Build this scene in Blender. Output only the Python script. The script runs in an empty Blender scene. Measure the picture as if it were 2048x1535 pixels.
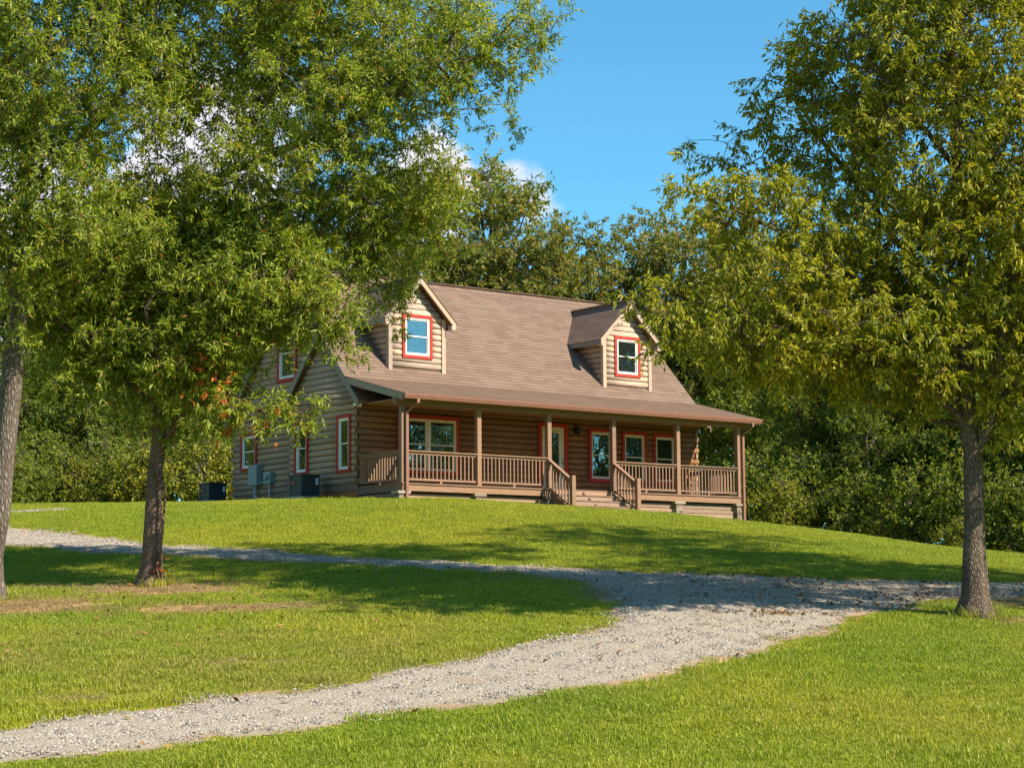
import bpy, math, random
import numpy as np
from mathutils import Matrix, Vector

# ------------------------------------------------------------------ camera, sky, sun, exposure
SC = bpy.context.scene
COL = SC.collection
RNG = random.Random(7)

def make_camera():
    pitch, roll = math.radians(6.653), math.radians(-0.429)
    f = np.array([0, math.cos(pitch), math.sin(pitch)]); r = np.array([1., 0, 0]); u = np.cross(r, f)
    c, s = math.cos(roll), math.sin(roll)
    right, up = c*r + s*u, -s*r + c*u
    cd = bpy.data.cameras.new('camera'); cd.lens = 70.0; cd.sensor_width = 36.0
    cd.clip_start = 0.1; cd.clip_end = 3000
    co = bpy.data.objects.new('camera', cd); COL.objects.link(co)
    co.matrix_world = Matrix([[right[0], up[0], -f[0], 0], [right[1], up[1], -f[1], 0], [right[2], up[2], -f[2], 0], [0, 0, 0, 1]])
    SC.camera = co
make_camera()

SUN = np.array([1.006, -0.488, 1.0]); SUN /= np.linalg.norm(SUN)
SUN_EL = math.asin(SUN[2]); SUN_AZ = math.atan2(SUN[0], SUN[1])
EXPOSURE = 0.92
SKY_STRENGTH = 0.078
SUN_STRENGTH = 5.0

def make_sky():
    w = bpy.data.worlds.new('World'); SC.world = w; w.use_nodes = True
    nt = w.node_tree; nt.nodes.clear(); N = nt.nodes.new; L = nt.links.new
    out = N('ShaderNodeOutputWorld'); bg = N('ShaderNodeBackground'); sky = N('ShaderNodeTexSky')
    sky.sky_type = 'NISHITA'; sky.sun_disc = False; sky.sun_elevation = SUN_EL; sky.sun_rotation = SUN_AZ
    sky.air_density = 1.0; sky.dust_density = 0.1; sky.ozone_density = 2.0; sky.altitude = 300
    tint = N('ShaderNodeMix'); tint.data_type = 'RGBA'; tint.blend_type = 'MULTIPLY'; tint.inputs[0].default_value = 1
    tint.inputs[7].default_value = (0.58, 1.22, 1.34, 1)
    L(sky.outputs[0], tint.inputs[6]); L(tint.outputs[2], bg.inputs[0]); bg.inputs[1].default_value = SKY_STRENGTH
    # cumulus: soft lobes on the sky sphere broken up by fractal noise
    tc = N('ShaderNodeTexCoord')
    def direction(az, el): 
        a, e = math.radians(az), math.radians(el)
        return (math.sin(a)*math.cos(e), math.cos(a)*math.cos(e), math.sin(e))
    lobes = [(-9, 9.5, .115), (-3.6, 9.6, .05), (1.0, 11.9, .03), (-15, 10.5, .10), (-2.2, 12.6, .028), (1.2, 7.6, .04), (-24, 11, .12), (35, 9, .10), (48, 12, .09),
             (-60, 10, .16), (95, 8, .08), (130, 14, .16), (170, 10, .18), (-110, 12, .2), (-150, 20, .15), (60, 35, .10)]
    prev = None
    for az, el, rad in lobes:
        d = N('ShaderNodeVectorMath'); d.operation = 'DISTANCE'; d.inputs[1].default_value = direction(az, el)
        L(tc.outputs['Generated'], d.inputs[0])
        m = N('ShaderNodeMath'); m.operation = 'MULTIPLY_ADD'; h = .40 if (az, el) == (1.0, 11.9) else 1.0; m.inputs[1].default_value = -h/rad; m.inputs[2].default_value = h
        L(d.outputs['Value'], m.inputs[0])
        if prev is None: prev = m
        else:
            x = N('ShaderNodeMath'); x.operation = 'SMOOTH_MAX'; x.inputs[2].default_value = .35
            L(prev.outputs[0], x.inputs[0]); L(m.outputs[0], x.inputs[1]); prev = x
    nz = N('ShaderNodeTexNoise'); nz.inputs['Scale'].default_value = 17; nz.inputs['Detail'].default_value = 9; nz.inputs['Roughness'].default_value = .58
    L(tc.outputs['Generated'], nz.inputs['Vector'])
    sub = N('ShaderNodeMath'); sub.operation = 'MULTIPLY_ADD'; sub.inputs[1].default_value = 2.6; sub.inputs[2].default_value = -1.3
    L(nz.outputs[0], sub.inputs[0])
    add = N('ShaderNodeMath'); add.operation = 'ADD'; L(prev.outputs[0], add.inputs[0]); L(sub.outputs[0], add.inputs[1])
    mr = N('ShaderNodeMapRange'); mr.interpolation_type = 'SMOOTHSTEP'; mr.inputs[1].default_value = .08; mr.inputs[2].default_value = .55
    L(add.outputs[0], mr.inputs[0])
    cbg = N('ShaderNodeBackground'); cbg.inputs[1].default_value = 0.57
    ramp = N('ShaderNodeValToRGB'); ramp.color_ramp.elements[0].position = .3; ramp.color_ramp.elements[0].color = (1, .97, .96, 1)
    ramp.color_ramp.elements[1].position = .85; ramp.color_ramp.elements[1].color = (.80, .80, .90, 1)
    L(add.outputs[0], ramp.inputs[0]); L(ramp.outputs[0], cbg.inputs[0])
    mix = N('ShaderNodeMixShader'); L(mr.outputs[0], mix.inputs[0]); L(bg.outputs[0], mix.inputs[1]); L(cbg.outputs[0], mix.inputs[2])
    L(mix.outputs[0], out.inputs[0])
make_sky()

def make_sun():
    ld = bpy.data.lights.new('sun', 'SUN'); ld.energy = SUN_STRENGTH; ld.angle = math.radians(.53); ld.color = (1, .905, .75)
    o = bpy.data.objects.new('sun', ld); COL.objects.link(o)
    o.rotation_euler = Vector(SUN).to_track_quat('Z', 'Y').to_euler(); o.location = (30, -15, 40)
make_sun()

SC.view_settings.view_transform = 'Standard'; SC.view_settings.look = 'None'
SC.view_settings.exposure = EXPOSURE; SC.view_settings.gamma = 1; SC.view_settings.use_curve_mapping = False
SC.render.engine = 'CYCLES'
SC.cycles.max_bounces = 6; SC.cycles.diffuse_bounces = 3; SC.cycles.glossy_bounces = 3
SC.cycles.transmission_bounces = 4; SC.cycles.transparent_max_bounces = 4
SC.cycles.use_denoising = True

# ------------------------------------------------------------------ materials
MATS = {}
class NT:
    def __init__(s, name):
        s.m = bpy.data.materials.new(name); s.m.use_nodes = True; s.t = s.m.node_tree; s.t.nodes.clear()
        s.out = s.t.nodes.new('ShaderNodeOutputMaterial'); MATS[name] = s.m
    def n(s, t, **k):
        x = s.t.nodes.new(t)
        for a, v in k.items(): setattr(x, a, v)
        return x
    def l(s, a, b): s.t.links.new(a, b)
    def setin(s, sock, v):
        if isinstance(v, bpy.types.NodeSocket): s.l(v, sock)
        else: sock.default_value = v
    def noise(s, scale, detail=4, rough=.55, vec=None, out=0):
        x = s.n('ShaderNodeTexNoise'); x.inputs['Scale'].default_value = scale; x.inputs['Detail'].default_value = detail; x.inputs['Roughness'].default_value = rough
        if vec is not None: s.l(vec, x.inputs['Vector'])
        return x.outputs[out]
    def ramp(s, fac, stops):
        x = s.n('ShaderNodeValToRGB'); cr = x.color_ramp
        while len(cr.elements) < len(stops): cr.elements.new(.5)
        for e, (p, c) in zip(cr.elements, stops): e.position = p; e.color = (*c, 1)
        s.setin(x.inputs[0], fac); return x.outputs[0]
    def mix(s, fac, a, b, mode='MIX'):
        x = s.n('ShaderNodeMix'); x.data_type = 'RGBA'; x.blend_type = mode
        s.setin(x.inputs[0], fac)
        for sk, v in ((x.inputs[6], a), (x.inputs[7], b)):
            if isinstance(v, tuple): v = (*v, 1) if len(v) == 3 else v
            s.setin(sk, v)
        return x.outputs[2]
    def math(s, op, a, b=0., c=0.):
        x = s.n('ShaderNodeMath', operation=op); s.setin(x.inputs[0], a); s.setin(x.inputs[1], b); s.setin(x.inputs[2], c); return x.outputs[0]
    def coord(s, which='Object', scale=(1, 1, 1)):
        tc = s.n('ShaderNodeTexCoord'); mp = s.n('ShaderNodeMapping'); mp.inputs['Scale'].default_value = scale
        s.l(tc.outputs[which], mp.inputs['Vector']); return mp.outputs[0]
    def pos(s, scale=(1, 1, 1)):
        g = s.n('ShaderNodeNewGeometry'); mp = s.n('ShaderNodeMapping'); mp.inputs['Scale'].default_value = scale
        s.l(g.outputs['Position'], mp.inputs['Vector']); return mp.outputs[0]
    def island(s): return s.n('ShaderNodeNewGeometry').outputs['Random Per Island']
    def objrand(s): return s.n('ShaderNodeObjectInfo').outputs['Random']
    def rnd(s): return s.math('FRACT', s.math('ADD', s.island(), s.objrand()))
    def bump(s, h, strength=.3, dist=.02):
        x = s.n('ShaderNodeBump'); x.inputs['Strength'].default_value = strength; x.inputs['Distance'].default_value = dist; s.l(h, x.inputs['Height']); return x.outputs[0]
    def pbr(s, col, rough=.7, spec=.3, metal=0., normal=None):
        p = s.n('ShaderNodeBsdfPrincipled'); 
        s.setin(p.inputs['Base Color'], (*col, 1) if isinstance(col, tuple) else col); s.setin(p.inputs['Roughness'], rough)
        p.inputs['Specular IOR Level'].default_value = spec; p.inputs['Metallic'].default_value = metal
        if normal is not None: s.l(normal, p.inputs['Normal'])
        return p.outputs[0]
    def done(s, sh): s.l(sh, s.out.inputs[0]); return s.m

def wood(name, a, b, c, grain=(1, 9, 9), rough=.75, rnd_amt=1.0, weather=(.33, .31, .28)):
    m = NT(name); v = m.coord('Object', grain)
    add = m.n('ShaderNodeVectorMath', operation='ADD'); m.l(v, add.inputs[0])
    cmb = m.n('ShaderNodeCombineXYZ'); r = m.objrand(); 
    for i in range(3): m.setin(cmb.inputs[i], m.math('MULTIPLY', r, 37.0 + 11*i))
    m.l(cmb.outputs[0], add.inputs[1]); v = add.outputs[0]
    g = m.noise(3.0, 6, .65, v)
    col = m.ramp(g, [(.3, a), (.52, b), (.75, c)])
    tone = m.ramp(m.math('MULTIPLY_ADD', r, rnd_amt, .5-.5*rnd_amt), [(0, (.74, .74, .77)), (.5, (1, 1, 1)), (1, (1.16, 1.08, .98))])
    col = m.mix(1, col, tone, 'MULTIPLY')
    w = m.noise(.8, 3, .6, v)
    wf = m.math('MULTIPLY', m.math('SUBTRACT', w, .45), 1.6); 
    wf2 = m.n('ShaderNodeClamp'); m.l(wf, wf2.inputs[0]); wf2.inputs[2].default_value = .55
    col = m.mix(wf2.outputs[0], col, weather)
    return m.done(m.pbr(col, rough, .25, normal=m.bump(g, .35, .01)))

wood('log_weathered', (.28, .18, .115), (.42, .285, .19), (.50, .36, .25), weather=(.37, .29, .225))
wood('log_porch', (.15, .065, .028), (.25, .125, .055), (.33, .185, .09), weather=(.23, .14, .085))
wood('log_dormer', (.34, .235, .155), (.46, .345, .245), (.53, .42, .32), weather=(.43, .38, .34))
wood('board_brown', (.20, .115, .072), (.26, .155, .10), (.31, .195, .13), weather=(.25, .18, .135))
wood('board_pale', (.36, .26, .185), (.44, .33, .24), (.50, .39, .29), weather=(.39, .33, .28))
wood('board_grey', (.21, .18, .145), (.26, .225, .185), (.31, .27, .22), weather=(.27, .26, .24))
wood('skirt_wood', (.25, .16, .105), (.32, .215, .145), (.37, .26, .185), weather=(.31, .24, .185))

def paint(name, col, rough=.5, spec=.4, var=.08, metal=0.):
    m = NT(name); n = m.noise(5, 5, .6, m.coord('Object'))
    lo = tuple(c*(1-var*2) for c in col); hi = tuple(min(1, c*(1+var)) for c in col)
    c = m.ramp(n, [(.3, lo), (.6, col), (.8, hi)])
    return m.done(m.pbr(c, rough, spec, metal, normal=m.bump(n, .08, .01)))
paint('red_trim', (.42, .046, .026), .65, .2)
paint('cream', (.70, .64, .47), .5)
paint('white_vinyl', (.80, .78, .72), .45)
paint('gutter_brown', (.27, .125, .085), .42, .5)
paint('dark_metal', (.018, .016, .015), .5)
paint('wall_core', (.10, .075, .05), .9)
paint('utility_blue', (.20, .29, .29), .4, .5)
paint('conduit_grey', (.33, .36, .37), .4, .5)
paint('unit_dark', (.03, .045, .055), .45, .5)
paint('unit_grille', (.05, .07, .08), .5, .5)
paint('plate_red', (.5, .03, .06), .4)
paint('sticker', (.55, .68, .8), .5)
paint('bulb_white', (.82, .82, .78), .3, .5, .02)
paint('concrete', (.46, .43, .39), .9, .2, .12)
paint('brick_foundation', (.42, .15, .06), .9, .2, .2)
paint('brass', (.5, .33, .1), .3, .5, .05, 1.)

def shingle_mat():
    m = NT('shingle'); r = m.rnd()
    c = m.ramp(r, [(0, (.170, .112, .083)), (.5, (.190, .130, .098)), (.85, (.206, .144, .110)), (1, (.215, .138, .100))])
    big = m.noise(.7, 3, .6, m.pos())
    c = m.mix(1, c, m.ramp(big, [(.3, (.94, .94, .95)), (.7, (1.06, 1.04, 1.02))]), 'MULTIPLY')
    return m.done(m.pbr(c, .95, .1))
shingle_mat()

def glass_mat():
    m = NT('window_glass')
    n = m.noise(2.2, 2, .5, m.coord('Object')); b = m.bump(n, .16, .05)
    gl = m.n('ShaderNodeBsdfGlossy'); gl.inputs['Roughness'].default_value = .015; gl.inputs['Color'].default_value = (.82, .95, .95, 1); m.l(b, gl.inputs['Normal'])
    df = m.n('ShaderNodeBsdfDiffuse'); df.inputs['Color'].default_value = (.015, .017, .016, 1)
    lw = m.n('ShaderNodeLayerWeight'); lw.inputs[0].default_value = .45
    f = m.math('MULTIPLY_ADD', lw.outputs['Fresnel'], .5, .23)
    mx = m.n('ShaderNodeMixShader'); m.l(f, mx.inputs[0]); m.l(df.outputs[0], mx.inputs[1]); m.l(gl.outputs[0], mx.inputs[2])
    return m.done(mx.outputs[0])
glass_mat()

def leaf_mat(name, stops, trans=.35, gloss=.35, objvar=0.):
    m = NT(name); r = m.island()
    if objvar: r = m.math('FRACT', m.math('MULTIPLY_ADD', m.objrand(), objvar, r))
    c = m.ramp(r, stops)
    big = m.noise(.55, 2, .5, m.pos())
    c = m.mix(1, c, m.ramp(big, [(.3, (.82, .88, .85)), (.7, (1.18, 1.12, 1.0))]), 'MULTIPLY')
    p = m.pbr(c, .5, gloss)
    t = m.n('ShaderNodeBsdfTranslucent'); m.l(m.mix(1, c, (1.5, 1.45, .6), 'MULTIPLY'), t.inputs[0])
    mx = m.n('ShaderNodeMixShader'); mx.inputs[0].default_value = trans; m.l(p, mx.inputs[1]); m.l(t.outputs[0], mx.inputs[2])
    return m.done(mx.outputs[0])
leaf_mat('leaf_oak', [(0, (.11, .16, .012)), (.4, (.21, .27, .022)), (.8, (.34, .395, .045)), (.955, (.50, .50, .12)), (.98, (.46, .25, .055)), (1, (.45, .15, .035))], .42, .38)
leaf_mat('leaf_pecan', [(0, (.125, .135, .010)), (.4, (.225, .24, .015)), (.75, (.335, .335, .024)), (.95, (.50, .46, .055)), (1, (.42, .28, .03))], .44, .35)
leaf_mat('leaf_wood_green', [(0, (.075, .12, .014)), (.5, (.145, .20, .022)), (.85, (.245, .285, .036)), (1, (.36, .35, .06))], .40, .28, .35)
leaf_mat('leaf_wood_brown', [(0, (.11, .14, .025)), (.5, (.19, .215, .04)), (.78, (.26, .26, .06)), (.92, (.36, .26, .085)), (1, (.42, .22, .07))], .38, .25, .2)
leaf_mat('leaf_shrub', [(0, (.11, .14, .014)), (.45, (.22, .25, .022)), (.8, (.37, .36, .04)), (1, (.52, .44, .06))], .4, .4, .3)
leaf_mat('leaf_red', [(0, (.34, .05, .02)), (.4, (.50, .14, .03)), (.8, (.56, .25, .05)), (1, (.30, .26, .05))], .35, .25)
leaf_mat('leaf_fallen', [(0, (.12, .055, .025)), (.5, (.22, .11, .045)), (1, (.34, .20, .08))], .1, .2)

def bark_mat(name, a, b, c, sc=1.0):
    m = NT(name); v = m.pos((9*sc, 9*sc, 2.6*sc))
    vo = m.n('ShaderNodeTexVoronoi'); vo.feature = 'DISTANCE_TO_EDGE'; vo.inputs['Scale'].default_value = 2.6; m.l(v, vo.inputs['Vector'])
    n = m.noise(3, 6, .65, v); h = m.math('MULTIPLY', m.math('MINIMUM', vo.outputs[0], .35), m.math('ADD', n, .5))
    patch = m.noise(1.6, 4, .6, m.pos())
    col = m.ramp(m.math('ADD', m.math('MULTIPLY', h, 1.3), m.math('MULTIPLY', patch, .55)), [(.15, a), (.55, b), (1.0, c)])
    return m.done(m.pbr(col, .9, .2, normal=m.bump(h, .9, .06)))
bark_mat('bark_grey', (.05, .038, .028), (.17, .135, .105), (.36, .305, .25))
bark_mat('bark_brown', (.06, .036, .025), (.22, .14, .10), (.38, .28, .21), 1.6)
bark_mat('bark_pecan', (.045, .031, .022), (.18, .13, .095), (.42, .34, .26), 1.5)
bark_mat('bark_wood', (.05, .04, .032), (.13, .11, .09), (.24, .21, .18))

def grass_mat(name, dry=False):
    m = NT(name); r = m.island()
    if dry: c = m.ramp(r, [(0, (.24, .15, .06)), (.5, (.37, .26, .11)), (.9, (.48, .37, .18)), (1, (.16, .15, .03))])
    else:
        c = m.ramp(r, [(0, (.165, .205, .007)), (.4, (.268, .33, .011)), (.8, (.37, .43, .022)), (.92, (.54, .50, .10)), (1, (.58, .47, .18))])
        big = m.noise(.22, 4, .6, m.pos()); fine = m.noise(1.7, 3, .6, m.pos())
        c = m.mix(1, c, m.ramp(big, [(.3, (.78, .92, .85)), (.5, (1, 1, 1)), (.72, (1.28, 1.12, 1.3))]), 'MULTIPLY')
        c = m.mix(1, c, m.ramp(fine, [(.3, (.80, .85, .8)), (.7, (1.16, 1.1, 1.08))]), 'MULTIPLY')
        at = m.n('ShaderNodeAttribute', attribute_type='INSTANCER', attribute_name='dry')
        c = m.mix(at.outputs['Fac'], c, m.ramp(r, [(0, (.24, .21, .03)), (.6, (.38, .31, .08)), (1, (.48, .38, .15))]))
    p = m.pbr(c, .55, .3); t = m.n('ShaderNodeBsdfTranslucent'); m.l(c, t.inputs[0])
    mx = m.n('ShaderNodeMixShader'); mx.inputs[0].default_value = .35; m.l(p, mx.inputs[1]); m.l(t.outputs[0], mx.inputs[2])
    return m.done(mx.outputs[0])
grass_mat('grass_blade'); grass_mat('straw_blade', True)

def ground_mat():
    m = NT('lawn_ground'); p = m.pos(); big = m.noise(.25, 5, .6, p); fine = m.noise(9, 5, .7, p)
    g = m.ramp(fine, [(.3, (.11, .13, .010)), (.55, (.21, .235, .016)), (.75, (.28, .29, .04))])
    g = m.mix(1, g, m.ramp(big, [(.3, (.85, .95, .9)), (.7, (1.2, 1.05, 1.1))]), 'MULTIPLY')
    soil = m.ramp(m.noise(14, 6, .65, p), [(.3, (.32, .18, .07)), (.55, (.47, .30, .135)), (.8, (.58, .41, .22))])
    at = m.n('ShaderNodeAttribute', attribute_name='soil')
    f = m.math('ADD', at.outputs['Fac'], m.math('MULTIPLY', m.math('SUBTRACT', m.noise(4.5, 6, .75, p), .5), 1.5))
    mr = m.n('ShaderNodeMapRange'); m.l(f, mr.inputs[0]); mr.inputs[1].default_value = .42; mr.inputs[2].default_value = .6
    return m.done(m.pbr(m.mix(mr.outputs[0], g, soil), .95, .1, normal=m.bump(fine, .5, .05)))
ground_mat()

def gravel_mat(name, stone):
    m = NT(name); p = m.pos()
    if stone:
        c = m.ramp(m.island(), [(0, (.08, .066, .054)), (.22, (.225, .197, .165)), (.55, (.39, .345, .285)), (.82, (.58, .53, .455)), (.93, (.40, .26, .14)), (1, (.16, .075, .042))])
        return m.done(m.pbr(m.mix(.2, c, m.ramp(m.noise(60, 3, .6, p), [(.3, (.12, .11, .10)), (.7, (.45, .42, .38))])), .9, .2))
    n = m.noise(26, 5, .75, p); big = m.noise(1.1, 4, .6, p)
    c = m.ramp(n, [(.32, (.16, .125, .09)), (.5, (.34, .285, .215)), (.68, (.51, .445, .36))])
    at = m.n('ShaderNodeAttribute', attribute_name='soil')
    f = m.math('ADD', at.outputs['Fac'], m.math('MULTIPLY', m.math('SUBTRACT', big, .5), 1.7))
    mr = m.n('ShaderNodeMapRange'); m.l(f, mr.inputs[0]); mr.inputs[1].default_value = .3; mr.inputs[2].default_value = .75; mr.inputs[4].default_value = .75
    c = m.mix(mr.outputs[0], c, m.ramp(n, [(.3, (.25, .145, .07)), (.6, (.38, .25, .135)), (.8, (.46, .34, .21))]))
    return m.done(m.pbr(c, .95, .15, normal=m.bump(n, .8, .03)))
gravel_mat('gravel_base', False); gravel_mat('gravel_stone', True)

def stone_mat():
    m = NT('pier_stone'); c = m.ramp(m.rnd(), [(0, (.15, .11, .08)), (.5, (.26, .205, .15)), (1, (.36, .30, .235))])
    return m.done(m.pbr(c, .9, .2, normal=m.bump(m.noise(25, 4, .6, m.pos()), .5, .01)))
stone_mat()

# ------------------------------------------------------------------ helpers
def link_mesh(name, V, F, mat, parent=None, smooth=False, loc=None, rot=None):
    me = bpy.data.meshes.new(name); me.from_pydata([tuple(v) for v in V], [], F)
    if mat: me.materials.append(MATS[mat])
    if smooth: me.polygons.foreach_set('use_smooth', [True]*len(me.polygons))
    me.update()
    return link_obj(name, me, parent, loc, rot)
def link_obj(name, me, parent=None, loc=None, rot=None):
    o = bpy.data.objects.new(name, me); COL.objects.link(o)
    if parent is not None: o.parent = parent
    if loc is not None: o.location = loc
    if rot is not None: o.rotation_euler = rot
    return o
def np_mesh(name, V, F, mat, smooth=False):
    """V (n,3) float array; F (m,k) int array, k verts per face"""
    me = bpy.data.meshes.new(name); n, (m, k) = len(V), F.shape
    me.vertices.add(n); me.vertices.foreach_set('co', np.ascontiguousarray(V, np.float32).ravel())
    me.loops.add(m*k); me.loops.foreach_set('vertex_index', np.ascontiguousarray(F, np.int32).ravel())
    me.polygons.add(m); me.polygons.foreach_set('loop_start', np.arange(0, m*k, k, dtype=np.int32))
    me.polygons.foreach_set('use_smooth', np.full(m, bool(smooth)))
    me.update(calc_edges=True); me.validate()
    if mat: me.materials.append(MATS[mat])
    return me
def tag(o, label=None, cat=None, group=None, kind=None):
    if label: o['label'] = label
    if cat: o['category'] = cat
    if group: o['group'] = group
    if kind: o['kind'] = kind
    return o
def empty(name, loc, rz=0.):
    o = bpy.data.objects.new(name, None); COL.objects.link(o); o.location = loc; o.rotation_euler = (0, 0, rz); o.empty_display_size = .3
    return o
class MB:
    """collects boxes, prisms and tubes into one mesh"""
    def __init__(s): s.V = []; s.F = []
    def box(s, x0, x1, y0, y1, z0, z1):
        b = len(s.V)
        s.V += [(x0, y0, z0), (x1, y0, z0), (x1, y1, z0), (x0, y1, z0), (x0, y0, z1), (x1, y0, z1), (x1, y1, z1), (x0, y1, z1)]
        s.F += [tuple(b+i for i in f) for f in ((0, 3, 2, 1), (4, 5, 6, 7), (0, 1, 5, 4), (1, 2, 6, 5), (2, 3, 7, 6), (3, 0, 4, 7))]
        return s
    def hexa(s, P):
        b = len(s.V); s.V += [tuple(p) for p in P]
        s.F += [tuple(b+i for i in f) for f in ((0, 3, 2, 1), (4, 5, 6, 7), (0, 1, 5, 4), (1, 2, 6, 5), (2, 3, 7, 6), (3, 0, 4, 7))]
        return s
    def prism(s, poly, f0, f1):
        """poly: 2D points; f0/f1 map (a, b) -> 3D for the two caps"""
        b = len(s.V); n = len(poly)
        s.V += [tuple(f0(*p)) for p in poly] + [tuple(f1(*p)) for p in poly]
        s.F += [tuple(b+i for i in reversed(range(n))), tuple(b+n+i for i in range(n))]
        s.F += [(b+i, b+(i+1) % n, b+n+(i+1) % n, b+n+i) for i in range(n)]
        return s
    def tube(s, P, R, sides=8, cap=True, jitter=None):
        b0 = len(s.V); P = [Vector(p) for p in P]; ref = Vector((1, 0, 0)); prev = None
        for i, p in enumerate(P):
            d = (P[min(i+1, len(P)-1)] - P[max(i-1, 0)])
            d = d.normalized() if d.length > 1e-9 else Vector((0, 0, 1))
            a = (ref - d*ref.dot(d)); a = a.normalized() if a.length > 1e-3 else d.orthogonal().normalized()
            ref = a; c = d.cross(a); r = R[i] if hasattr(R, '__len__') else R
            for k in range(sides):
                t = 2*math.pi*k/sides; rr = r*(jitter(i, t) if jitter else 1)
                s.V.append(tuple(p + a*(rr*math.cos(t)) + c*(rr*math.sin(t))))
            if i:
                q = b0+(i-1)*sides
                s.F += [(q+k, q+(k+1) % sides, q+sides+(k+1) % sides, q+sides+k) for k in range(sides)]
        if cap:
            s.F.append(tuple(b0+k for k in reversed(range(sides)))); e = b0+(len(P)-1)*sides; s.F.append(tuple(e+k for k in range(sides)))
        return s
    def build(s, name, mat, parent=None, smooth=False, loc=None, fix=False):
        o = link_mesh(name, s.V, s.F, mat, parent, smooth, loc)
        if fix:
            import bmesh
            bm = bmesh.new(); bm.from_mesh(o.data); bmesh.ops.recalc_face_normals(bm, faces=bm.faces); bm.to_mesh(o.data); bm.free()
        return o

# ------------------------------------------------------------------ terrain
# ground control points: x, y, z (metres, camera at the origin)
CP=np.array([(-6,10,-2.45),(0,10,-2.5),(6,10,-2.55),(-5.35,21,-1.52),(0,21,-1.57),(5.3,21,-1.64),(-10,21,-1.45),(10,21,-1.75),
(-8.85,34.5,.30),(-6.6,36.5,.60),(0,33,.13),(7.7,33,-.05),(13,33,-.3),(-15,36,.35),
(-12,46,1.86),(0,45,1.82),(8,45,1.35),(14,45,.8),(-2.95,54.6,3.22),(1.9,57.5,3.08),(7.2,62.3,2.85),(4,52,2.55),
(10.95,60,2.2),(14.2,56,1.5),(16,68,1.5),(20,56,1.2),(-8.7,60,3.48),(-14.5,70,4.0),(-18,72,4.02),(-19,56,2.9),
(-8,72,3.95),(0,75,3.9),(10,80,3.0),(24,75,1.2),(-30,60,3.2),(-30,40,1.0),(30,40,.2),(-30,85,4.4),(30,95,1.8),(0,100,4.2),(-20,10,-2.4),(20,10,-2.8)],float)
def _phi(r2): return .5*r2*np.log(r2+1e-9)
def _solve():
    X=CP[:,:2]/50;n=len(X);d=((X[:,None]-X[None])**2).sum(-1)
    K=_phi(d)+np.eye(n)*4e-4;P=np.c_[np.ones(n),X];A=np.block([[K,P],[P.T,np.zeros((3,3))]])
    return X,np.linalg.solve(A,np.r_[CP[:,2],0,0,0])
_X,_W=_solve()
def ground(x,y):
    x=np.asarray(x,float);y=np.asarray(y,float)
    xc=40*np.tanh(x/40);yc=np.clip(y,4,None);yc=np.where(yc>70,70+35*np.tanh((yc-70)/35),yc)
    Q=np.stack([xc,yc],-1).reshape(-1,2)/50;out=np.empty(len(Q))
    for i in range(0,len(Q),20000):
        q=Q[i:i+20000];d=((q[:,None]-_X[None])**2).sum(-1)
        out[i:i+20000]=_phi(d)@_W[:-3]+_W[-3]+q@_W[-2:]
    out=out.reshape(x.shape)
    return out+.025*np.sin(x*.9+.4*y)*np.sin(y*.7-.3*x)

ROAD = [(-5.91,23.16),(-5.28,23.88),(-4.49,24.48),(-3.76,25.19),(-2.99,25.65),(-2.16,26.41),(-1.2,27.72),(-.4,28.89),(.36,29.67),(1.14,30.53),(1.72,31.6),
 (1.66,33.47),(1.46,35.41),(.96,36.83),(-.18,37.73),(-1.71,38.6),(-3.24,39.35),(-5.52,40.18),(-7.45,41.41),(-9.52,42.74),(-11.33,44.2),(-16,47.5),(-24,53),
 (-24,58.5),(-16,52.6),(-12.35,48.6),(-10.2,46.17),(-8.13,43.99),(-5.29,41.85),(-3.3,40.65),(-.52,39.3),(1.8,38.6),(3.56,38.2),(5.33,38.0),(8.71,38.5),(10.06,38.8),(16,39.5),(24,40),
 (24,36.5),(16,36.2),(9.17,35.97),(7.91,35.27),(6.81,34.14),(5.5,32.42),(4.59,30.43),(3.26,28.58),(2.16,27.04),(.96,25.79),(-.55,24.74),(-1.94,23.82),(-3.02,22.79),(-3.93,22.03),(-4.92,21.42),(-5.39,21.17),(-10,18.4),(-16,16),(-18,18.4),(-11,20.8)]
STRIP = [(-22,54.6),(-15,54.3),(-12.2,54.1),(-12.4,54.9),(-15,55.6),(-22,56.4)]
HC, HS = math.cos(math.radians(37.568)), math.sin(math.radians(37.568))
HO = np.array([-3.0087, 54.9383, 3.6944])             # porch corner at deck level
def to_house(x, y):
    dx, dy = x-HO[0], y-HO[1]
    return dx*HC+dy*HS, -dx*HS+dy*HC                    # u along the front, y into the house
def from_house(u, y): return HO[0]+u*HC-y*HS, HO[1]+u*HS+y*HC
def inside(poly, x, y):
    c = np.zeros(np.shape(x), bool); n = len(poly)
    for i in range(n):
        (x0, y0), (x1, y1) = poly[i], poly[i-1]
        k = ((y0 > y) != (y1 > y)) & (x < (x1-x0)*(y-y0)/(y1-y0+1e-12)+x0); c ^= k
    return c
def edge_dist(poly, x, y):
    best = np.full(np.shape(x), 1e9)
    for i in range(len(poly)):
        a = np.array(poly[i-1], float); b = np.array(poly[i], float); d = b-a
        t = np.clip(((x-a[0])*d[0]+(y-a[1])*d[1])/(d@d), 0, 1)
        best = np.minimum(best, np.hypot(x-a[0]-t*d[0], y-a[1]-t*d[1]))
    return best
def wob(x, y): return .10*np.sin(2.3*x+1.1*y)+.07*np.sin(5.1*x-3.7*y+1)+.05*np.sin(9.7*y+4.3*x)
def road_signed(x, y):
    """positive inside the gravel"""
    out = None
    for p in (ROAD, STRIP):
        d = edge_dist(p, x, y); d = np.where(inside(p, x, y), d, -d); out = d if out is None else np.maximum(out, d)
    return out
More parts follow.
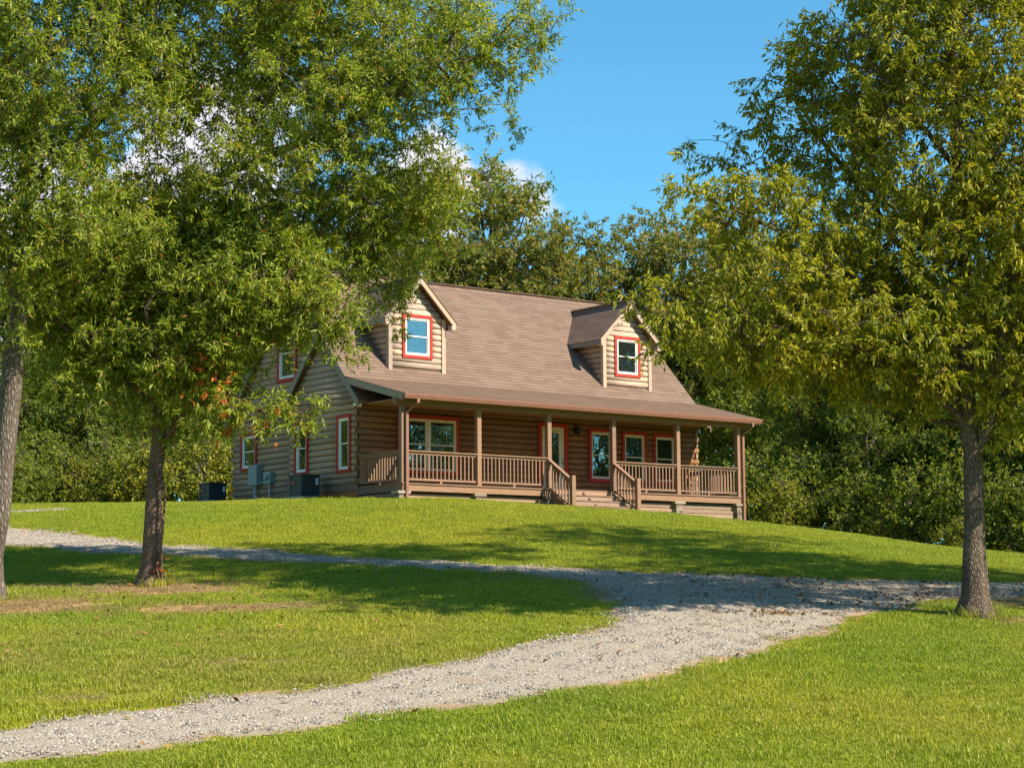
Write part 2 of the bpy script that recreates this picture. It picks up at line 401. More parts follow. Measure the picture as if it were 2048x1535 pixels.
SOIL = [(-6.3,35.95,1.1,.75,1.5),(-8.6,33.9,1.4,.8,1.4),(-5.0,33.3,1.5,.42,1.1),(-4.1,33.5,.8,.2,.6),(-3.75,27.8,.5,.28,.8),(8.3,32.3,.6,.35,.75),(9.6,34.9,1.6,.7,.9),
        (-5.4,25.4,.8,.3,.45),(-8.3,36.7,.9,.4,.55),(1.45,35.0,.35,.8,.7),(.5,37.0,1.2,.25,.6),(-7.3,33.2,.7,.2,.5)]
def soil_mask(x, y):
    s = np.zeros(np.shape(x))
    for cx, cy, rx, ry, w in SOIL: s = np.maximum(s, w*np.exp(-(((x-cx)/rx)**2+((y-cy)/ry)**2)*.9))
    return s

def make_terrain():
    def axis(lo, hi, step, far0, far1):
        a = list(np.arange(lo, hi+1e-6, step)); v, s = hi, step
        while v < far1: s *= 1.35; v += s; a.append(v)
        v, s = lo, step
        while v > far0: s *= 1.35; v -= s; a.insert(0, v)
        return np.array(a)
    xs, ys = axis(-16, 16, .4, -900, 900), axis(14, 66, .4, -300, 1200)
    X, Y = np.meshgrid(xs, ys); Z = ground(X, Y)
    V = np.stack([X, Y, Z], -1).reshape(-1, 3); nx, ny = len(xs), len(ys)
    i = np.arange((ny-1)*(nx-1)); r, c = i//(nx-1), i % (nx-1); a = r*nx+c
    me = np_mesh('ground', V, np.stack([a, a+1, a+nx+1, a+nx], 1), 'lawn_ground', True)
    at = me.attributes.new('soil', 'FLOAT', 'POINT'); sm = soil_mask(X, Y).ravel()
    sm = np.maximum(sm, .7*(np.exp(-np.abs(road_signed(X, Y).ravel())/.2)))
    wood_f = np.clip((np.hypot(X*.8, Y-20)-58)/6, 0, .75).ravel()            # leaf litter under the woods
    at.data.foreach_set('value', np.maximum(sm, wood_f*.75).astype(np.float32))
    tag(link_obj('ground', me), kind='structure')
make_terrain()

def make_road(name, poly):
    st = .12; P = np.array(poly); P = np.clip(P, [-22, 15], [22, 62])
    xs = np.arange(P[:, 0].min()-.3, P[:, 0].max()+.3, st); ys = np.arange(P[:, 1].min()-.3, P[:, 1].max()+.3, st)
    X, Y = np.meshgrid(xs, ys); d = edge_dist(poly, X, Y); sd = np.where(inside(poly, X, Y), d, -d)+wob(X, Y)
    Z = ground(X, Y)+np.clip(.004+.05*np.clip(sd, 0, .5), .004, .03)+.010*np.sin(7*X)*np.sin(6*Y)
    nx = len(xs); ok = (sd[:-1, :-1] > 0) | (sd[1:, 1:] > 0); r, c = np.nonzero(ok); a = r*nx+c
    F = np.stack([a, a+1, a+nx+1, a+nx], 1); u, inv = np.unique(F, return_inverse=True)
    me = np_mesh(name, np.stack([X, Y, Z], -1).reshape(-1, 3)[u], inv.reshape(F.shape), 'gravel_base', True)
    at = me.attributes.new('soil', 'FLOAT', 'POINT')
    mid = np.exp(-((sd-1.45)/.22)**2)*.45+np.exp(-(sd/.22)**2)*.8+soil_mask(X, Y)
    at.data.foreach_set('value', mid.ravel()[u].astype(np.float32))
    tag(link_obj(name, me), kind='structure')
make_road('driveway', ROAD); make_road('path', STRIP)

def scatter_object(name, sources, P, rot, scl, idx, dry=None):
    """one object that sets small source meshes out over many points"""
    me = bpy.data.meshes.new(name); me.vertices.add(len(P)); me.vertices.foreach_set('co', np.ascontiguousarray(P, np.float32).ravel())
    for nm, ty, dat in (('rot', 'FLOAT_VECTOR', rot), ('scl', 'FLOAT', scl), ('pick', 'INT', idx), ('dry', 'FLOAT', dry)):
        if dat is None: continue
        at = me.attributes.new(nm, ty, 'POINT')
        at.data.foreach_set('vector' if ty == 'FLOAT_VECTOR' else 'value', np.ascontiguousarray(dat, np.int32 if ty == 'INT' else np.float32).ravel())
    o = link_obj(name, me)
    cl = bpy.data.collections.new(name+'_sources')
    for s in sources: cl.objects.link(bpy.data.objects.new(name+'_piece', s))
    g = bpy.data.node_groups.new(name, 'GeometryNodeTree'); g.interface.new_socket('Geometry', in_out='INPUT', socket_type='NodeSocketGeometry'); g.interface.new_socket('Geometry', in_out='OUTPUT', socket_type='NodeSocketGeometry')
    n = g.nodes.new; gi, go = n('NodeGroupInput'), n('NodeGroupOutput'); ip = n('GeometryNodeInstanceOnPoints'); ci = n('GeometryNodeCollectionInfo')
    ci.inputs['Collection'].default_value = cl; ci.inputs['Separate Children'].default_value = True; ci.inputs['Reset Children'].default_value = True
    ip.inputs['Pick Instance'].default_value = True
    def at(nm, ty):
        x = n('GeometryNodeInputNamedAttribute'); x.data_type = ty; x.inputs['Name'].default_value = nm; return x.outputs[0]
    l = g.links.new; l(gi.outputs[0], ip.inputs['Points']); l(ci.outputs[0], ip.inputs['Instance'])
    l(at('pick', 'INT'), ip.inputs['Instance Index']); l(at('rot', 'FLOAT_VECTOR'), ip.inputs['Rotation']); l(at('scl', 'FLOAT'), ip.inputs['Scale'])
    l(ip.outputs[0], go.inputs[0])
    md = o.modifiers.new('scatter', 'NODES'); md.node_group = g
    return o
def slope_rot(x, y, rng):
    e = .3; gx = (ground(x+e, y)-ground(x-e, y))/(2*e); gy = (ground(x, y+e)-ground(x, y-e))/(2*e)
    a = rng.uniform(0, 2*math.pi, len(x)); ca, sa = np.cos(a), np.sin(a)
    # rotate about z by a, then tilt to the slope: euler XYZ small-angle
    tx, ty = gy, -gx
    return np.stack([tx*ca+ty*sa, -tx*sa+ty*ca, a], 1)

def blade_patch(name, rng, n, rad, h0, h1, w, mat, flat=0.):
    r = rad*np.sqrt(rng.uniform(0, 1, n)); a = rng.uniform(0, 2*math.pi, n); h = rng.uniform(h0, h1, n)*(1-.25*(r/rad))
    b = np.stack([r*np.cos(a), r*np.sin(a), np.full(n, -.012)], 1); la = rng.uniform(0, 2*math.pi, n); ln = rng.uniform(.15, .75, n)+flat
    d = np.stack([np.cos(la), np.sin(la), np.zeros(n)], 1); sd = np.stack([-np.sin(la), np.cos(la), np.zeros(n)], 1)
    ta = rng.uniform(-.9, .9, n)[:, None]; sd = sd*np.cos(ta)+d*np.sin(ta)
    ww = (w*rng.uniform(.6, 1.25, n))[:, None]; hh = h[:, None]; up = np.array([0, 0, 1.])
    m = b+d*hh*ln[:, None]*.3+up*hh*.58*(1-.5*flat); t = b+d*hh*ln[:, None]+up*hh*np.sqrt(np.clip(1-.75*ln[:, None]**2, .05, 1))*(1-.75*flat)
    V = np.stack([b-sd*ww, b+sd*ww, m+sd*ww*.75, m-sd*ww*.75, t], 1).reshape(-1, 3); k = np.arange(n)*5
    F = np.concatenate([np.stack([k, k+1, k+2], 1), np.stack([k, k+2, k+3], 1), np.stack([k+3, k+2, k+4], 1)])
    return np_mesh(name, V, F, mat)

def make_grass():
    rng = np.random.default_rng(3)
    src = [blade_patch('grass_tuft', rng, 270, .30, .035, .085, .005, 'grass_blade') for _ in range(6)]
    src += [blade_patch('grass_tuft', rng, 150, .22, .06, .15, .0055, 'grass_blade') for _ in range(3)]
    P = []
    for y0, y1, st in ((18, 31, .19), (31, 42, .23), (42, 70, .30)):
        ys = np.arange(y0, y1, st)
        for y in ys:
            hw = y*.272+1.2; xs = np.arange(-hw, hw, st); P.append(np.stack([xs+rng.uniform(-.5, .5, len(xs))*st, y+rng.uniform(-.5, .5, len(xs))*st, np.full(len(xs), st)], 1))
    P = np.concatenate(P); x, y, st = P.T
    sd = road_signed(x, y)+wob(x, y); u, v = to_house(x, y); so = soil_mask(x, y)
    house = (u > -.15) & (u < 13.3) & (v > -.1) & (v < 10.4)
    stairs = (u > 4.9) & (u < 7.9) & (v > -1.25) & (v < 0)
    nz = np.sin(1.7*x+.6*y)*np.sin(1.3*y-.8*x)+.7*np.sin(4.1*x+2)*np.sin(3.7*y)
    keep = (sd < -.13) & ~house & ~stairs & (rng.uniform(0, 1, len(x)) > np.clip(so*1.5+.18*nz*so, 0, .985))
    # wisps of grass in the middle and along the edge of the drive
    edge = (sd > -.13) & (sd < .22) & (rng.uniform(0, 1, len(x)) < .10)
    keep |= edge & ~house
    keep &= ~((y > 62) & (v > 0) & (rng.uniform(0, 1, len(x)) < .35))
    x, y, st, so, sd, nz = x[keep], y[keep], st[keep], so[keep], sd[keep], nz[keep]; n = len(x)
    tall = (rng.uniform(0, 1, n) < np.where(y < 30, .16, .05)+.25*np.exp(-(np.abs(sd)/.3)**2))
    idx = np.where(tall, rng.integers(6, 9, n), rng.integers(0, 6, n))
    scl = rng.uniform(.75, 1.2, n)*np.where(y > 42, .95, 1.)*np.where(so > .25, .75, 1.)*np.where((sd > -.13), .6, 1.)
    left = np.clip((33.5-y)/3, 0, 1)*np.clip((1.5-x)/3, 0, 1)*np.clip((y-24)/2, 0, 1)
    patch = np.clip(np.sin(.9*x+.35*y+1)*np.sin(.7*y-.5*x)+.5*np.sin(2.3*x-1.1*y)*np.sin(1.9*y+.7*x), -.6, 1)
    dry = np.clip(so*1.1+.28*left*(1+.6*nz)+.10*patch*(y < 34)+rng.uniform(-.12, .12, n)+.15*np.exp(-(np.abs(sd)/.35)**2), 0, .85)
    o = scatter_object('lawn_grass', src, np.stack([x, y, ground(x, y)], 1), slope_rot(x, y, rng), scl, idx, dry)
    tag(o, 'mown bright green lawn grass covering the slope around the gravel drive', 'grass', kind='stuff')
    # longer untrimmed grass round the trunks
    q = []
    for cx, cy in ((-9.1, 35.0), (-6.63, 36.5), (7.54, 32.7)):
        k = 34; a = rng.uniform(0, 6.28, k); r = rng.uniform(.2, .55, k); q.append(np.stack([cx+r*np.cos(a), cy+r*np.sin(a)], 1))
    x, y = np.concatenate(q).T; n = len(x); tu = [blade_patch('weed_tuft', rng, 30, .10, .10, .32, .006, 'grass_blade') for _ in range(4)]
    o = scatter_object('weed_grass', tu, np.stack([x, y, ground(x, y)], 1), slope_rot(x, y, rng), rng.uniform(.5, 1.1, n), rng.integers(0, 4, n), rng.uniform(0, .7, n))
    tag(o, 'long untrimmed grass and weeds round the feet of the tree trunks', 'grass', kind='stuff')
    # straw and dry stalks on the bare soil
    src = [blade_patch('straw_tuft', rng, 46, .28, .05, .16, .006, 'straw_blade', .55) for _ in range(4)]
    q = []
    for cx, cy, rx, ry, w in SOIL:
        k = int(150*rx*ry*w)+10; q.append(np.stack([rng.normal(cx, rx*.75, k), rng.normal(cy, ry*.9, k)], 1))
    q = np.concatenate(q); q = q[road_signed(q[:, 0], q[:, 1]) < 0]; x, y = q.T; n = len(x)
    o = scatter_object('dry_straw', src, np.stack([x, y, ground(x, y)], 1), slope_rot(x, y, rng), rng.uniform(.6, 1.1, n), rng.integers(0, 4, n))
    tag(o, 'dry tan straw and dead stalks lying on the bare soil patches', 'straw', kind='stuff')
make_grass()

def make_gravel():
    rng = np.random.default_rng(5); src = []
    oct_v = np.array([(1, 0, 0), (-1, 0, 0), (0, 1, 0), (0, -1, 0), (0, 0, 1), (0, 0, -1)], float)
    oct_f = np.array([(0, 2, 4), (2, 1, 4), (1, 3, 4), (3, 0, 4), (2, 0, 5), (1, 2, 5), (3, 1, 5), (0, 3, 5)])
    for k in range(7):
        n = 120; r = .34*np.sqrt(rng.uniform(0, 1, n)); a = rng.uniform(0, 6.28, n); s = .006+.015*rng.uniform(0, 1, n)**2.6
        V = oct_v[None]*rng.uniform(.55, 1.35, (n, 6, 1))*s[:, None, None]; t = rng.uniform(0, 6.28, n); c, sn = np.cos(t)[:, None], np.sin(t)[:, None]
        X = V[..., 0]*c-V[..., 1]*sn; Y = V[..., 0]*sn+V[..., 1]*c; tl = rng.normal(0, .35, n)[:, None]
        V = np.stack([X, Y, V[..., 2]*.75+X*tl], -1)+np.stack([r*np.cos(a), r*np.sin(a), s*.25], 1)[:, None]
        F = oct_f[None]+(np.arange(n)*6)[:, None, None]; src.append(np_mesh('gravel_patch', V.reshape(-1, 3), F.reshape(-1, 3), 'gravel_stone'))
    st = .27; P = []
    for y in np.arange(17, 60, st):
        hw = y*.272+1.; xs = np.arange(-hw, hw, st); P.append(np.stack([xs+rng.uniform(-.5, .5, len(xs))*st, np.full(len(xs), y)+rng.uniform(-.5, .5, len(xs))*st], 1))
    x, y = np.concatenate(P).T; sd = road_signed(x, y)+wob(x, y); k = (sd > .33) | ((sd > .02) & (rng.uniform(0, 1, len(x)) < .25)); x, y = x[k], y[k]; n = len(x)
    o = scatter_object('gravel', src, np.stack([x, y, ground(x, y)+.022], 1), slope_rot(x, y, rng), rng.uniform(.8, 1.25, n), rng.integers(0, 7, n))
    tag(o, 'loose pale grey crushed stone lying over the driveway', 'gravel', kind='stuff')
    # fallen leaves
    n = 2600; x = np.concatenate([rng.uniform(-6, 10, n), rng.normal(6, 2.5, n//3)]); y = np.concatenate([rng.uniform(21, 39.5, n), rng.normal(35.5, 1.6, n//3)])
    k = (road_signed(x, y) > -.15) & (rng.uniform(0, 1, len(x)) < np.clip(.25+.12*(x-1), .12, 1)); x, y = x[k], y[k]; n = len(x)
    x = np.r_[x, rng.normal(4.2, .35, 90)]; y = np.r_[y, rng.normal(32.6, .12, 90)]; n = len(x)
    lx, ly = rng.normal(-5, 3, 420), rng.normal(33, 3, 420); x = np.r_[x, lx]; y = np.r_[y, ly]; n = len(x)
    a = rng.uniform(0, 6.28, n); L = rng.uniform(.03, .075, n); d = np.stack([np.cos(a), np.sin(a), rng.normal(0, .3, n)], 1)*L[:, None]; s = np.stack([-np.sin(a), np.cos(a), rng.normal(0, .4, n)], 1)*L[:, None]*.35
    b = np.stack([x, y, ground(x, y)+.055], 1); V = np.stack([b-d, b-s, b+d, b+s], 1).reshape(-1, 3); q = np.arange(n)*4
    o = link_obj('fallen_leaves', np_mesh('fallen_leaves', V, np.stack([q, q+1, q+2, q+3], 1), 'leaf_fallen'))
    tag(o, 'small brown fallen leaves strewn over the driveway and the grass under the oaks', 'leaves', kind='stuff')
make_gravel()

# ------------------------------------------------------------------ the log house
ZB = .6
K = 1.036
def main_z(y): return 2.83+(y-2.3)*K
def main_y(z): return 2.3+(z-2.83)/K
YR, ZR, YB = 6.2, main_z(6.2), 10.1
UL, UM, UR = 0.0, .45, 13.0                    # projecting bay wall, main gable wall, right wall
RL, RM, RR = -.22, .23, 13.45                  # roof edges
LOGH = .178
DOR = [(2.545,), (10.815,)]

house = empty('log_house', (HO[0], HO[1], HO[2]-ZB), math.radians(37.568))
tag(house, 'brown log cabin house with shingled roof, two dormers and a railed front porch', 'house')
def hp(mb, name, mat, parent=None, smooth=False, fix=False):
    """part of the house (z measured from the deck)"""
    return mb.build(name, mat, parent or house, smooth, (0, 0, ZB) if parent is None else None, fix)

LSEG = 7
def log_mesh(mapf, flip, a0, a1, b0, b1, zb, h=LOGH, bulge=.072):
    """a log from s=a0(bottom)/a1(top) to b0/b1, flat at the back, round outside"""
    V = []; prof = []
    for i in range(LSEG+1):
        t = -math.pi/2+math.pi*i/LSEG; c = max(math.cos(t), 0)**.6
        prof.append((.004+bulge*c, zb+h/2+h/2*.985*math.sin(t), .5+.5*math.sin(t)))
    for side in (0, 1):
        for d, z, k in prof:
            s = (a0+(a1-a0)*k) if side == 0 else (b0+(b1-b0)*k); V.append(mapf(s, d, z))
    n = LSEG+1; F = [(i, i+1, n+i+1, n+i) for i in range(LSEG)]+[(LSEG, 0, n, n+LSEG)]+[tuple(reversed(range(n))), tuple(range(n, 2*n))]
    if not flip: F = [tuple(reversed(f)) for f in F]
    return V, F
LOGN = [0]
def put_log(parent, mapf, flip, a0, a1, b0, b1, zb, mat):
    if min(b0-a0, b1-a1) < -.02 or max(b0-a0, b1-a1) < .05: return
    b0, b1 = max(b0, a0+.01), max(b1, a1+.01)
    cx = (a0+b0)/2; org = mapf(cx, 0, zb)
    mf = lambda s, d, z: tuple(p-q for p, q in zip(mapf(s, d, z), org))
    V, F = log_mesh(mf, flip, a0, a1, b0, b1, zb)
    LOGN[0] += 1
    o = link_mesh('log', V, F, mat, parent, False, org); o.data.polygons.foreach_set('use_smooth', [True]*LSEG+[False]*3)
def courses(parent, mapf, flip, z0, z1, lo, hi, openings, mat, ext=(0, 0), split=4.2, phase=0):
    k = 0; z = z0
    while z < z1-.03:
        zc = z+LOGH/2; a0, a1, b0, b1 = lo(z), lo(z+LOGH), hi(z), hi(z+LOGH)
        if (k+phase) % 2 == 0: a0 -= ext[0]; a1 -= ext[0]; b0 += ext[1]; b1 += ext[1]
        segs = [(a0, a1, b0, b1)]
        for s0, s1, w0, w1 in openings:
            if not (w0 < zc < w1): continue
            new = []
            for p0, p1, q0, q1 in segs:
                if s1 <= min(p0, p1) or s0 >= max(q0, q1): new.append((p0, p1, q0, q1)); continue
                if s0 > min(p0, p1): new.append((p0, p1, s0, s0))
                if s1 < max(q0, q1): new.append((s1, s1, q0, q1))
            segs = new
        for p0, p1, q0, q1 in segs:
            if split and q0-p0 > split:
                c = RNG.uniform(p0+1.2, q0-1.2); put_log(parent, mapf, flip, p0, p1, c-.004, c-.004, z, mat); put_log(parent, mapf, flip, c+.004, c+.004, q0, q1, z, mat)
            else: put_log(parent, mapf, flip, p0, p1, q0, q1, z, mat)
        z += LOGH; k += 1

map_front = lambda s, d, z: (s, 2.3-d, z)
map_rear = lambda s, d, z: (s, YB+d, z)
def map_left(u): return lambda s, d, z: (u-d, s, z)
def map_right(u): return lambda s, d, z: (u+d, s, z)

# window and door openings: s0, s1, z0, z1 = outer edge of the red trim
FRONT_W = [(1.30, 3.51, .45, 2.17, 2), (8.50, 9.53, .45, 2.12, 1), (9.87, 10.91, .45, 2.10, 1), (11.19, 12.20, .45, 2.09, 1)]
DOOR = (6.50, 7.64, 0, 2.20)
BAY_W = [(2.57, 3.32, .44, 2.13, 1), (4.88, 5.65, .50, 2.11, 1)]
GABLE_W = [(8.65, 9.65, .89, 2.10, 1), (6.30, 7.42, 3.50, 5.25, 1)]
def opening(w, t=.05): return (w[0]+t, w[1]-t, w[2]+t, w[3]-t)

# --- walls: a backing panel, and every log on it
w = hp(MB().box(.06, UR-.06, 2.3, 2.42, -.35, 2.80), 'front_wall', 'wall_core')
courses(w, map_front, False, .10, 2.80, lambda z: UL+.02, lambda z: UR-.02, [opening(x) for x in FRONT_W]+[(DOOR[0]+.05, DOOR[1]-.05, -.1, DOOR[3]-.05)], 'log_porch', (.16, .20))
w = hp(MB().prism([(2.43, -.35), (5.97, -.35), (5.97, 2.68), (4.14, 4.56), (2.43, 2.80)], lambda a, b: (UL, a, b), lambda a, b: (UL+.1, a, b)), 'bay_wall', 'wall_core', fix=True)
courses(w, map_left(UL), True, .12, 4.55, lambda z: max(2.32, main_y(z+.14)), lambda z: min(5.98, 4.14+(4.74-z-.14)/K), [opening(x) for x in BAY_W], 'log_weathered', (0, 0))
w = hp(MB().box(UL+.02, UM+.1, 5.99, 6.06, -.35, 2.65), 'bay_return_wall', 'wall_core')
w = hp(MB().prism([(2.6, 2.6), (6.07, 2.6), (6.07, -.35), (YB, -.35), (YB, main_z(2.3)-.16), (YR, ZR-.18)], lambda a, b: (UM, a, b), lambda a, b: (UM+.1, a, b)), 'gable_wall', 'wall_core', fix=True)
def gl_lo(z): return 6.07 if z < 2.70 else (4.14+(4.74-z)/K+.03 if z < 4.70 else main_y(z+.15))
courses(w, map_left(UM), True, .12, ZR-.2, gl_lo, lambda z: min(YB-.01, 2*YR-main_y(z+.15)), [opening(x) for x in GABLE_W], 'log_weathered', (0, .16))
w = hp(MB().prism([(2.43, -.6), (YB, -.6), (YB, main_z(2.3)-.16), (YR, ZR-.18), (2.43, main_z(2.3)-.10)], lambda a, b: (UR-.1, a, b), lambda a, b: (UR, a, b)), 'right_wall', 'wall_core', fix=True)
courses(w, map_right(UR), False, .10, ZR-.2, lambda z: max(2.32, main_y(z+.15)), lambda z: min(YB-.02, 2*YR-main_y(z+.15)), [], 'log_weathered', (.16, .16), phase=1)
w = hp(MB().box(UM+.1, UR-.1, YB-.1, YB, -.5, 2.72), 'rear_wall', 'wall_core')
courses(w, map_rear, True, .10, 2.70, lambda z: UM, lambda z: UR, [], 'log_weathered', (.1, .1), split=5)
# skirt boards and brick footing under the side logs
hp(MB().box(-.035, 0, 2.3, 5.98, -.08, .118), 'skirt_board', 'board_brown'); hp(MB().box(UM-.035, UM, 6.07, YB, -.06, .118), 'skirt_board', 'board_brown')
hp(MB().box(-.012, -.003, 2.3, 5.98, -.75, -.081), 'brick_footing', 'brick_foundation'); hp(MB().box(UM-.012, UM-.003, 6.07, YB, -.6, -.061), 'brick_footing', 'brick_foundation')
hp(MB().box(UR+.003, UR+.03, 2.3, YB, -.9, .10), 'brick_footing', 'brick_foundation'); hp(MB().box(UM, UR, YB+.003, YB+.03, -.7, .10), 'brick_footing', 'brick_foundation')

def window(mapf, s0, s1, z0, z1, cols=1, trim=.105, name='window', frame='white_vinyl', fl=False):
    def bx(mb, a, b, c, d, d0, d1):
        p, q = mapf(a, d0, c), mapf(b, d1, d); mb.box(*[v for i in range(3) for v in sorted((p[i], q[i]))]); return mb
    f = MB(); i0, i1, j0, j1 = s0+trim, s1-trim, z0+trim, z1-trim; fw = .045
    bx(f, i0, i0+fw, j0, j1, .012, .085); bx(f, i1-fw, i1, j0, j1, .012, .085); bx(f, i0+fw, i1-fw, j1-fw, j1, .012, .085); bx(f, i0+fw, i1-fw, j0, j0+fw, .012, .09)
    cw = (i1-i0-2*fw-(cols-1)*.13)/cols
    for c in range(1, cols):
        a = i0+fw+c*cw+(c-1)*.13; bx(f, a, a+.13, j0+fw, j1-fw, .012, .085)
    root = hp(f, name, frame)
    t = MB(); bx(t, s0, i0, z0, z1, .010, .105); bx(t, i1, s1, z0, z1, .010, .105); bx(t, i0, i1, j1, z1, .010, .104); bx(t, i0, i1, z0, j0, .010, .104)
    hp(t, 'trim', 'red_trim', root)
    for c in range(cols):
        a = i0+fw+c*(cw+.13); b = a+cw; zm = (j0+j1)/2
        sp = MB(); sw = .035
        for lo, hi, dd in ((zm-.01, j1-fw, .050), (j0+fw, zm+.025, .036)):
            bx(sp, a, a+sw, lo, hi, .014, dd+.014); bx(sp, b-sw, b, lo, hi, .014, dd+.014); bx(sp, a+sw, b-sw, hi-sw, hi, .014, dd+.013); bx(sp, a+sw, b-sw, lo, lo+sw, .014, dd+.013)
        hp(sp, 'sash', frame, root)
        for lo, hi, dd in ((zm+.02, j1-fw-sw, .040), (j0+fw+sw, zm-.012, .026)):
            hp(bx(MB(), a+sw, b-sw, lo, hi, dd-.006, dd), 'pane', 'window_glass', root)
    return root
for x in FRONT_W: window(map_front, *x[:4], cols=x[4], frame='cream')
for x in BAY_W: window(map_left(UL), *x[:4])
for x in GABLE_W: window(map_left(UM), *x[:4])

def door():
    s0, s1, z0, z1 = DOOR; d = MB(); i0, i1 = s0+.13, s1-.13
    d.box(i0, i0+.11, 2.22, 2.29, .02, z1-.12); d.box(i1-.16, i1, 2.22, 2.29, .02, z1-.12); d.box(i0+.11, i1-.16, 2.22, 2.29, 1.93, z1-.12); d.box(i0+.11, i1-.16, 2.22, 2.29, .02, .34)
    r = hp(d, 'front_door', 'cream')
    t = MB(); t.box(s0, i0, 2.19, 2.29, 0, z1); t.box(i1, s1, 2.19, 2.29, 0, z1); t.box(i0, i1, 2.191, 2.29, z1-.12, z1); hp(t, 'trim', 'red_trim', r)
    b = MB(); g0, g1 = i0+.11, i1-.16
    b.box(g0, g0+.03, 2.205, 2.25, .34, 1.93); b.box(g1-.03, g1, 2.205, 2.25, .34, 1.93); b.box(g0+.03, g1-.03, 2.205, 2.25, 1.90, 1.93); b.box(g0+.03, g1-.03, 2.205, 2.25, .34, .37); hp(b, 'glazing_bead', 'white_vinyl', r)
    hp(MB().box(g0+.03, g1-.03, 2.243, 2.25, .37, 1.90), 'pane', 'window_glass', r)
    h = MB(); h.tube([(i1-.08, 2.22, .98), (i1-.08, 2.14, .98)], [.018, .018], 8); h.tube([(i1-.08, 2.16, .98), (i1-.08, 2.12, .98)], [.036, .02], 10); h.tube([(i1-.08, 2.22, 1.12), (i1-.08, 2.19, 1.12)], [.03, .03], 10); hp(h, 'handle', 'brass', r)
door()

# --- roofs
def slab(mb, u0, u1, ya, za, yb, zb_, th):
    mb.hexa([(u0, ya, za-th), (u1, ya, za-th), (u1, yb, zb_-th), (u0, yb, zb_-th), (u0, ya, za), (u1, ya, za), (u1, yb, zb_), (u0, yb, zb_)])
r = MB(); slab(r, RL, RR, 1.95, main_z(1.95), 4.14, main_z(4.14), .10); slab(r, RM, RR, 4.14, main_z(4.14), YR, ZR, .10); slab(r, RM, RR, YR, ZR, 10.5, 2*ZR-main_z(10.5), .10)
main_roof = hp(r, 'main_roof', 'board_brown')
r = MB(); slab(r, RL, UM+.02, 4.145, main_z(4.14)-.012, 6.4, main_z(4.14)-(6.4-4.14)*K, .10); bay_roof = hp(r, 'bay_roof', 'board_brown')
PE, PZ, PJ = -.30, 2.455, 2.66; PK = (main_z(PJ)-PZ)/(PJ-PE)
r = MB(); slab(r, RL+.005, RR-.005, PE, PZ, PJ, main_z(PJ)-.004, .11); porch_roof = hp(r, 'porch_roof', 'board_brown')
def rake(parent, u0, u1, ya, za, yb, zb_, dep, mat, up=.004):
    hp(MB().hexa([(u0, ya, za-dep), (u1, ya, za-dep), (u1, yb, zb_-dep), (u0, yb, zb_-dep), (u0, ya, za-up), (u1, ya, za-up), (u1, yb, zb_-up), (u0, yb, zb_-up)]), 'rake_board', mat, parent)
rake(main_roof, RL-.028, RL-.002, 1.95, main_z(1.95), 4.14, main_z(4.14), .25, 'board_grey')
rake(bay_roof, RL-.028, RL-.002, 4.142, main_z(4.14), 6.4, main_z(4.14)-2.26*K, .25, 'board_grey')
rake(main_roof, RM-.028, RM-.002, 4.2, main_z(4.2), YR, ZR, .25, 'board_grey'); rake(main_roof, RM-.028, RM-.002, YR+.002, ZR, 10.5, 2*ZR-main_z(10.5), .25, 'board_grey')
rake(main_roof, RR+.002, RR+.028, 1.95, main_z(1.95), YR, ZR, .25, 'board_grey'); rake(main_roof, RR+.002, RR+.028, YR+.002, ZR, 10.5, 2*ZR-main_z(10.5), .25, 'board_grey')
rake(porch_roof, RL-.026, RL+.003, PE, PZ, PJ-.08, PZ+(PJ-.08-PE)*PK, .20, 'board_grey'); rake(porch_roof, RR-.003, RR+.026, PE, PZ, PJ-.08, PZ+(PJ-.08-PE)*PK, .20, 'board_grey')
hp(MB().box(RL, RR, PE-.028, PE-.002, PZ-.17, PZ-.012), 'fascia_board', 'board_brown', porch_roof)
hp(MB().box(RM, RR, 10.502, 10.53, 2*ZR-main_z(10.5)-.18, 2*ZR-main_z(10.5)-.004), 'fascia_board', 'board_brown', main_roof)

# --- shingles: wedge-shaped tabs in staggered courses
EXPO = .145; ROWS = []
def tab(w): # local: x along the course, y up the slope, z normal
    l = EXPO*1.55
    return np.array([(0, 0, .002), (w, 0, .002), (w, l, -.004), (0, l, -.004), (0, 0, .021), (w, 0, .021), (w, l, .003), (0, l, .003)])
TABF = np.array([(0, 3, 2, 1), (4, 5, 6, 7), (0, 1, 5, 4), (1, 2, 6, 5), (2, 3, 7, 6), (3, 0, 4, 7)])
def shingle_field(origin, ax, up, length, lo, hi, seed, widths=(.32, .46, .62)):
    """yields (width, matrix) of each tab; lo/hi give the course ends at slope distance t"""
    rng = random.Random(seed); ax, up = Vector(ax).normalized(), Vector(up).normalized(); nn = ax.cross(up); out = []; t = 0.
    while t < length-.02:
        a, b = lo(t), hi(t); x = a-rng.uniform(0, .2)
        while x < b-.03:
            wd = rng.choice(widths); x0, x1 = max(x, a), min(x+wd, b)
            if x1-x0 > .04:
                p = Vector(origin)+ax*x0+up*t; p += nn*rng.uniform(.0, .0008)
                out.append((x1-x0-.002, wd, p, ax, up, nn))
            x += wd
        t += EXPO
    return out
def join_tabs(name, tabs, parent):
    V = []; 
    for wd, _, p, ax, up, nn in tabs:
        T = tab(wd); V.append(np.array(p)[None]+T[:, :1]*np.array(ax)+T[:, 1:2]*np.array(up)+T[:, 2:]*np.array(nn))
    V = np.concatenate(V); F = (TABF[None]+(np.arange(len(tabs))*8)[:, None, None]).reshape(-1, 4)
    o = link_obj(name, np_mesh(name, V, F, 'shingle'), parent); tag(o, kind='stuff'); return o
SK = math.hypot(1, K); PKL = math.hypot(1, PK)
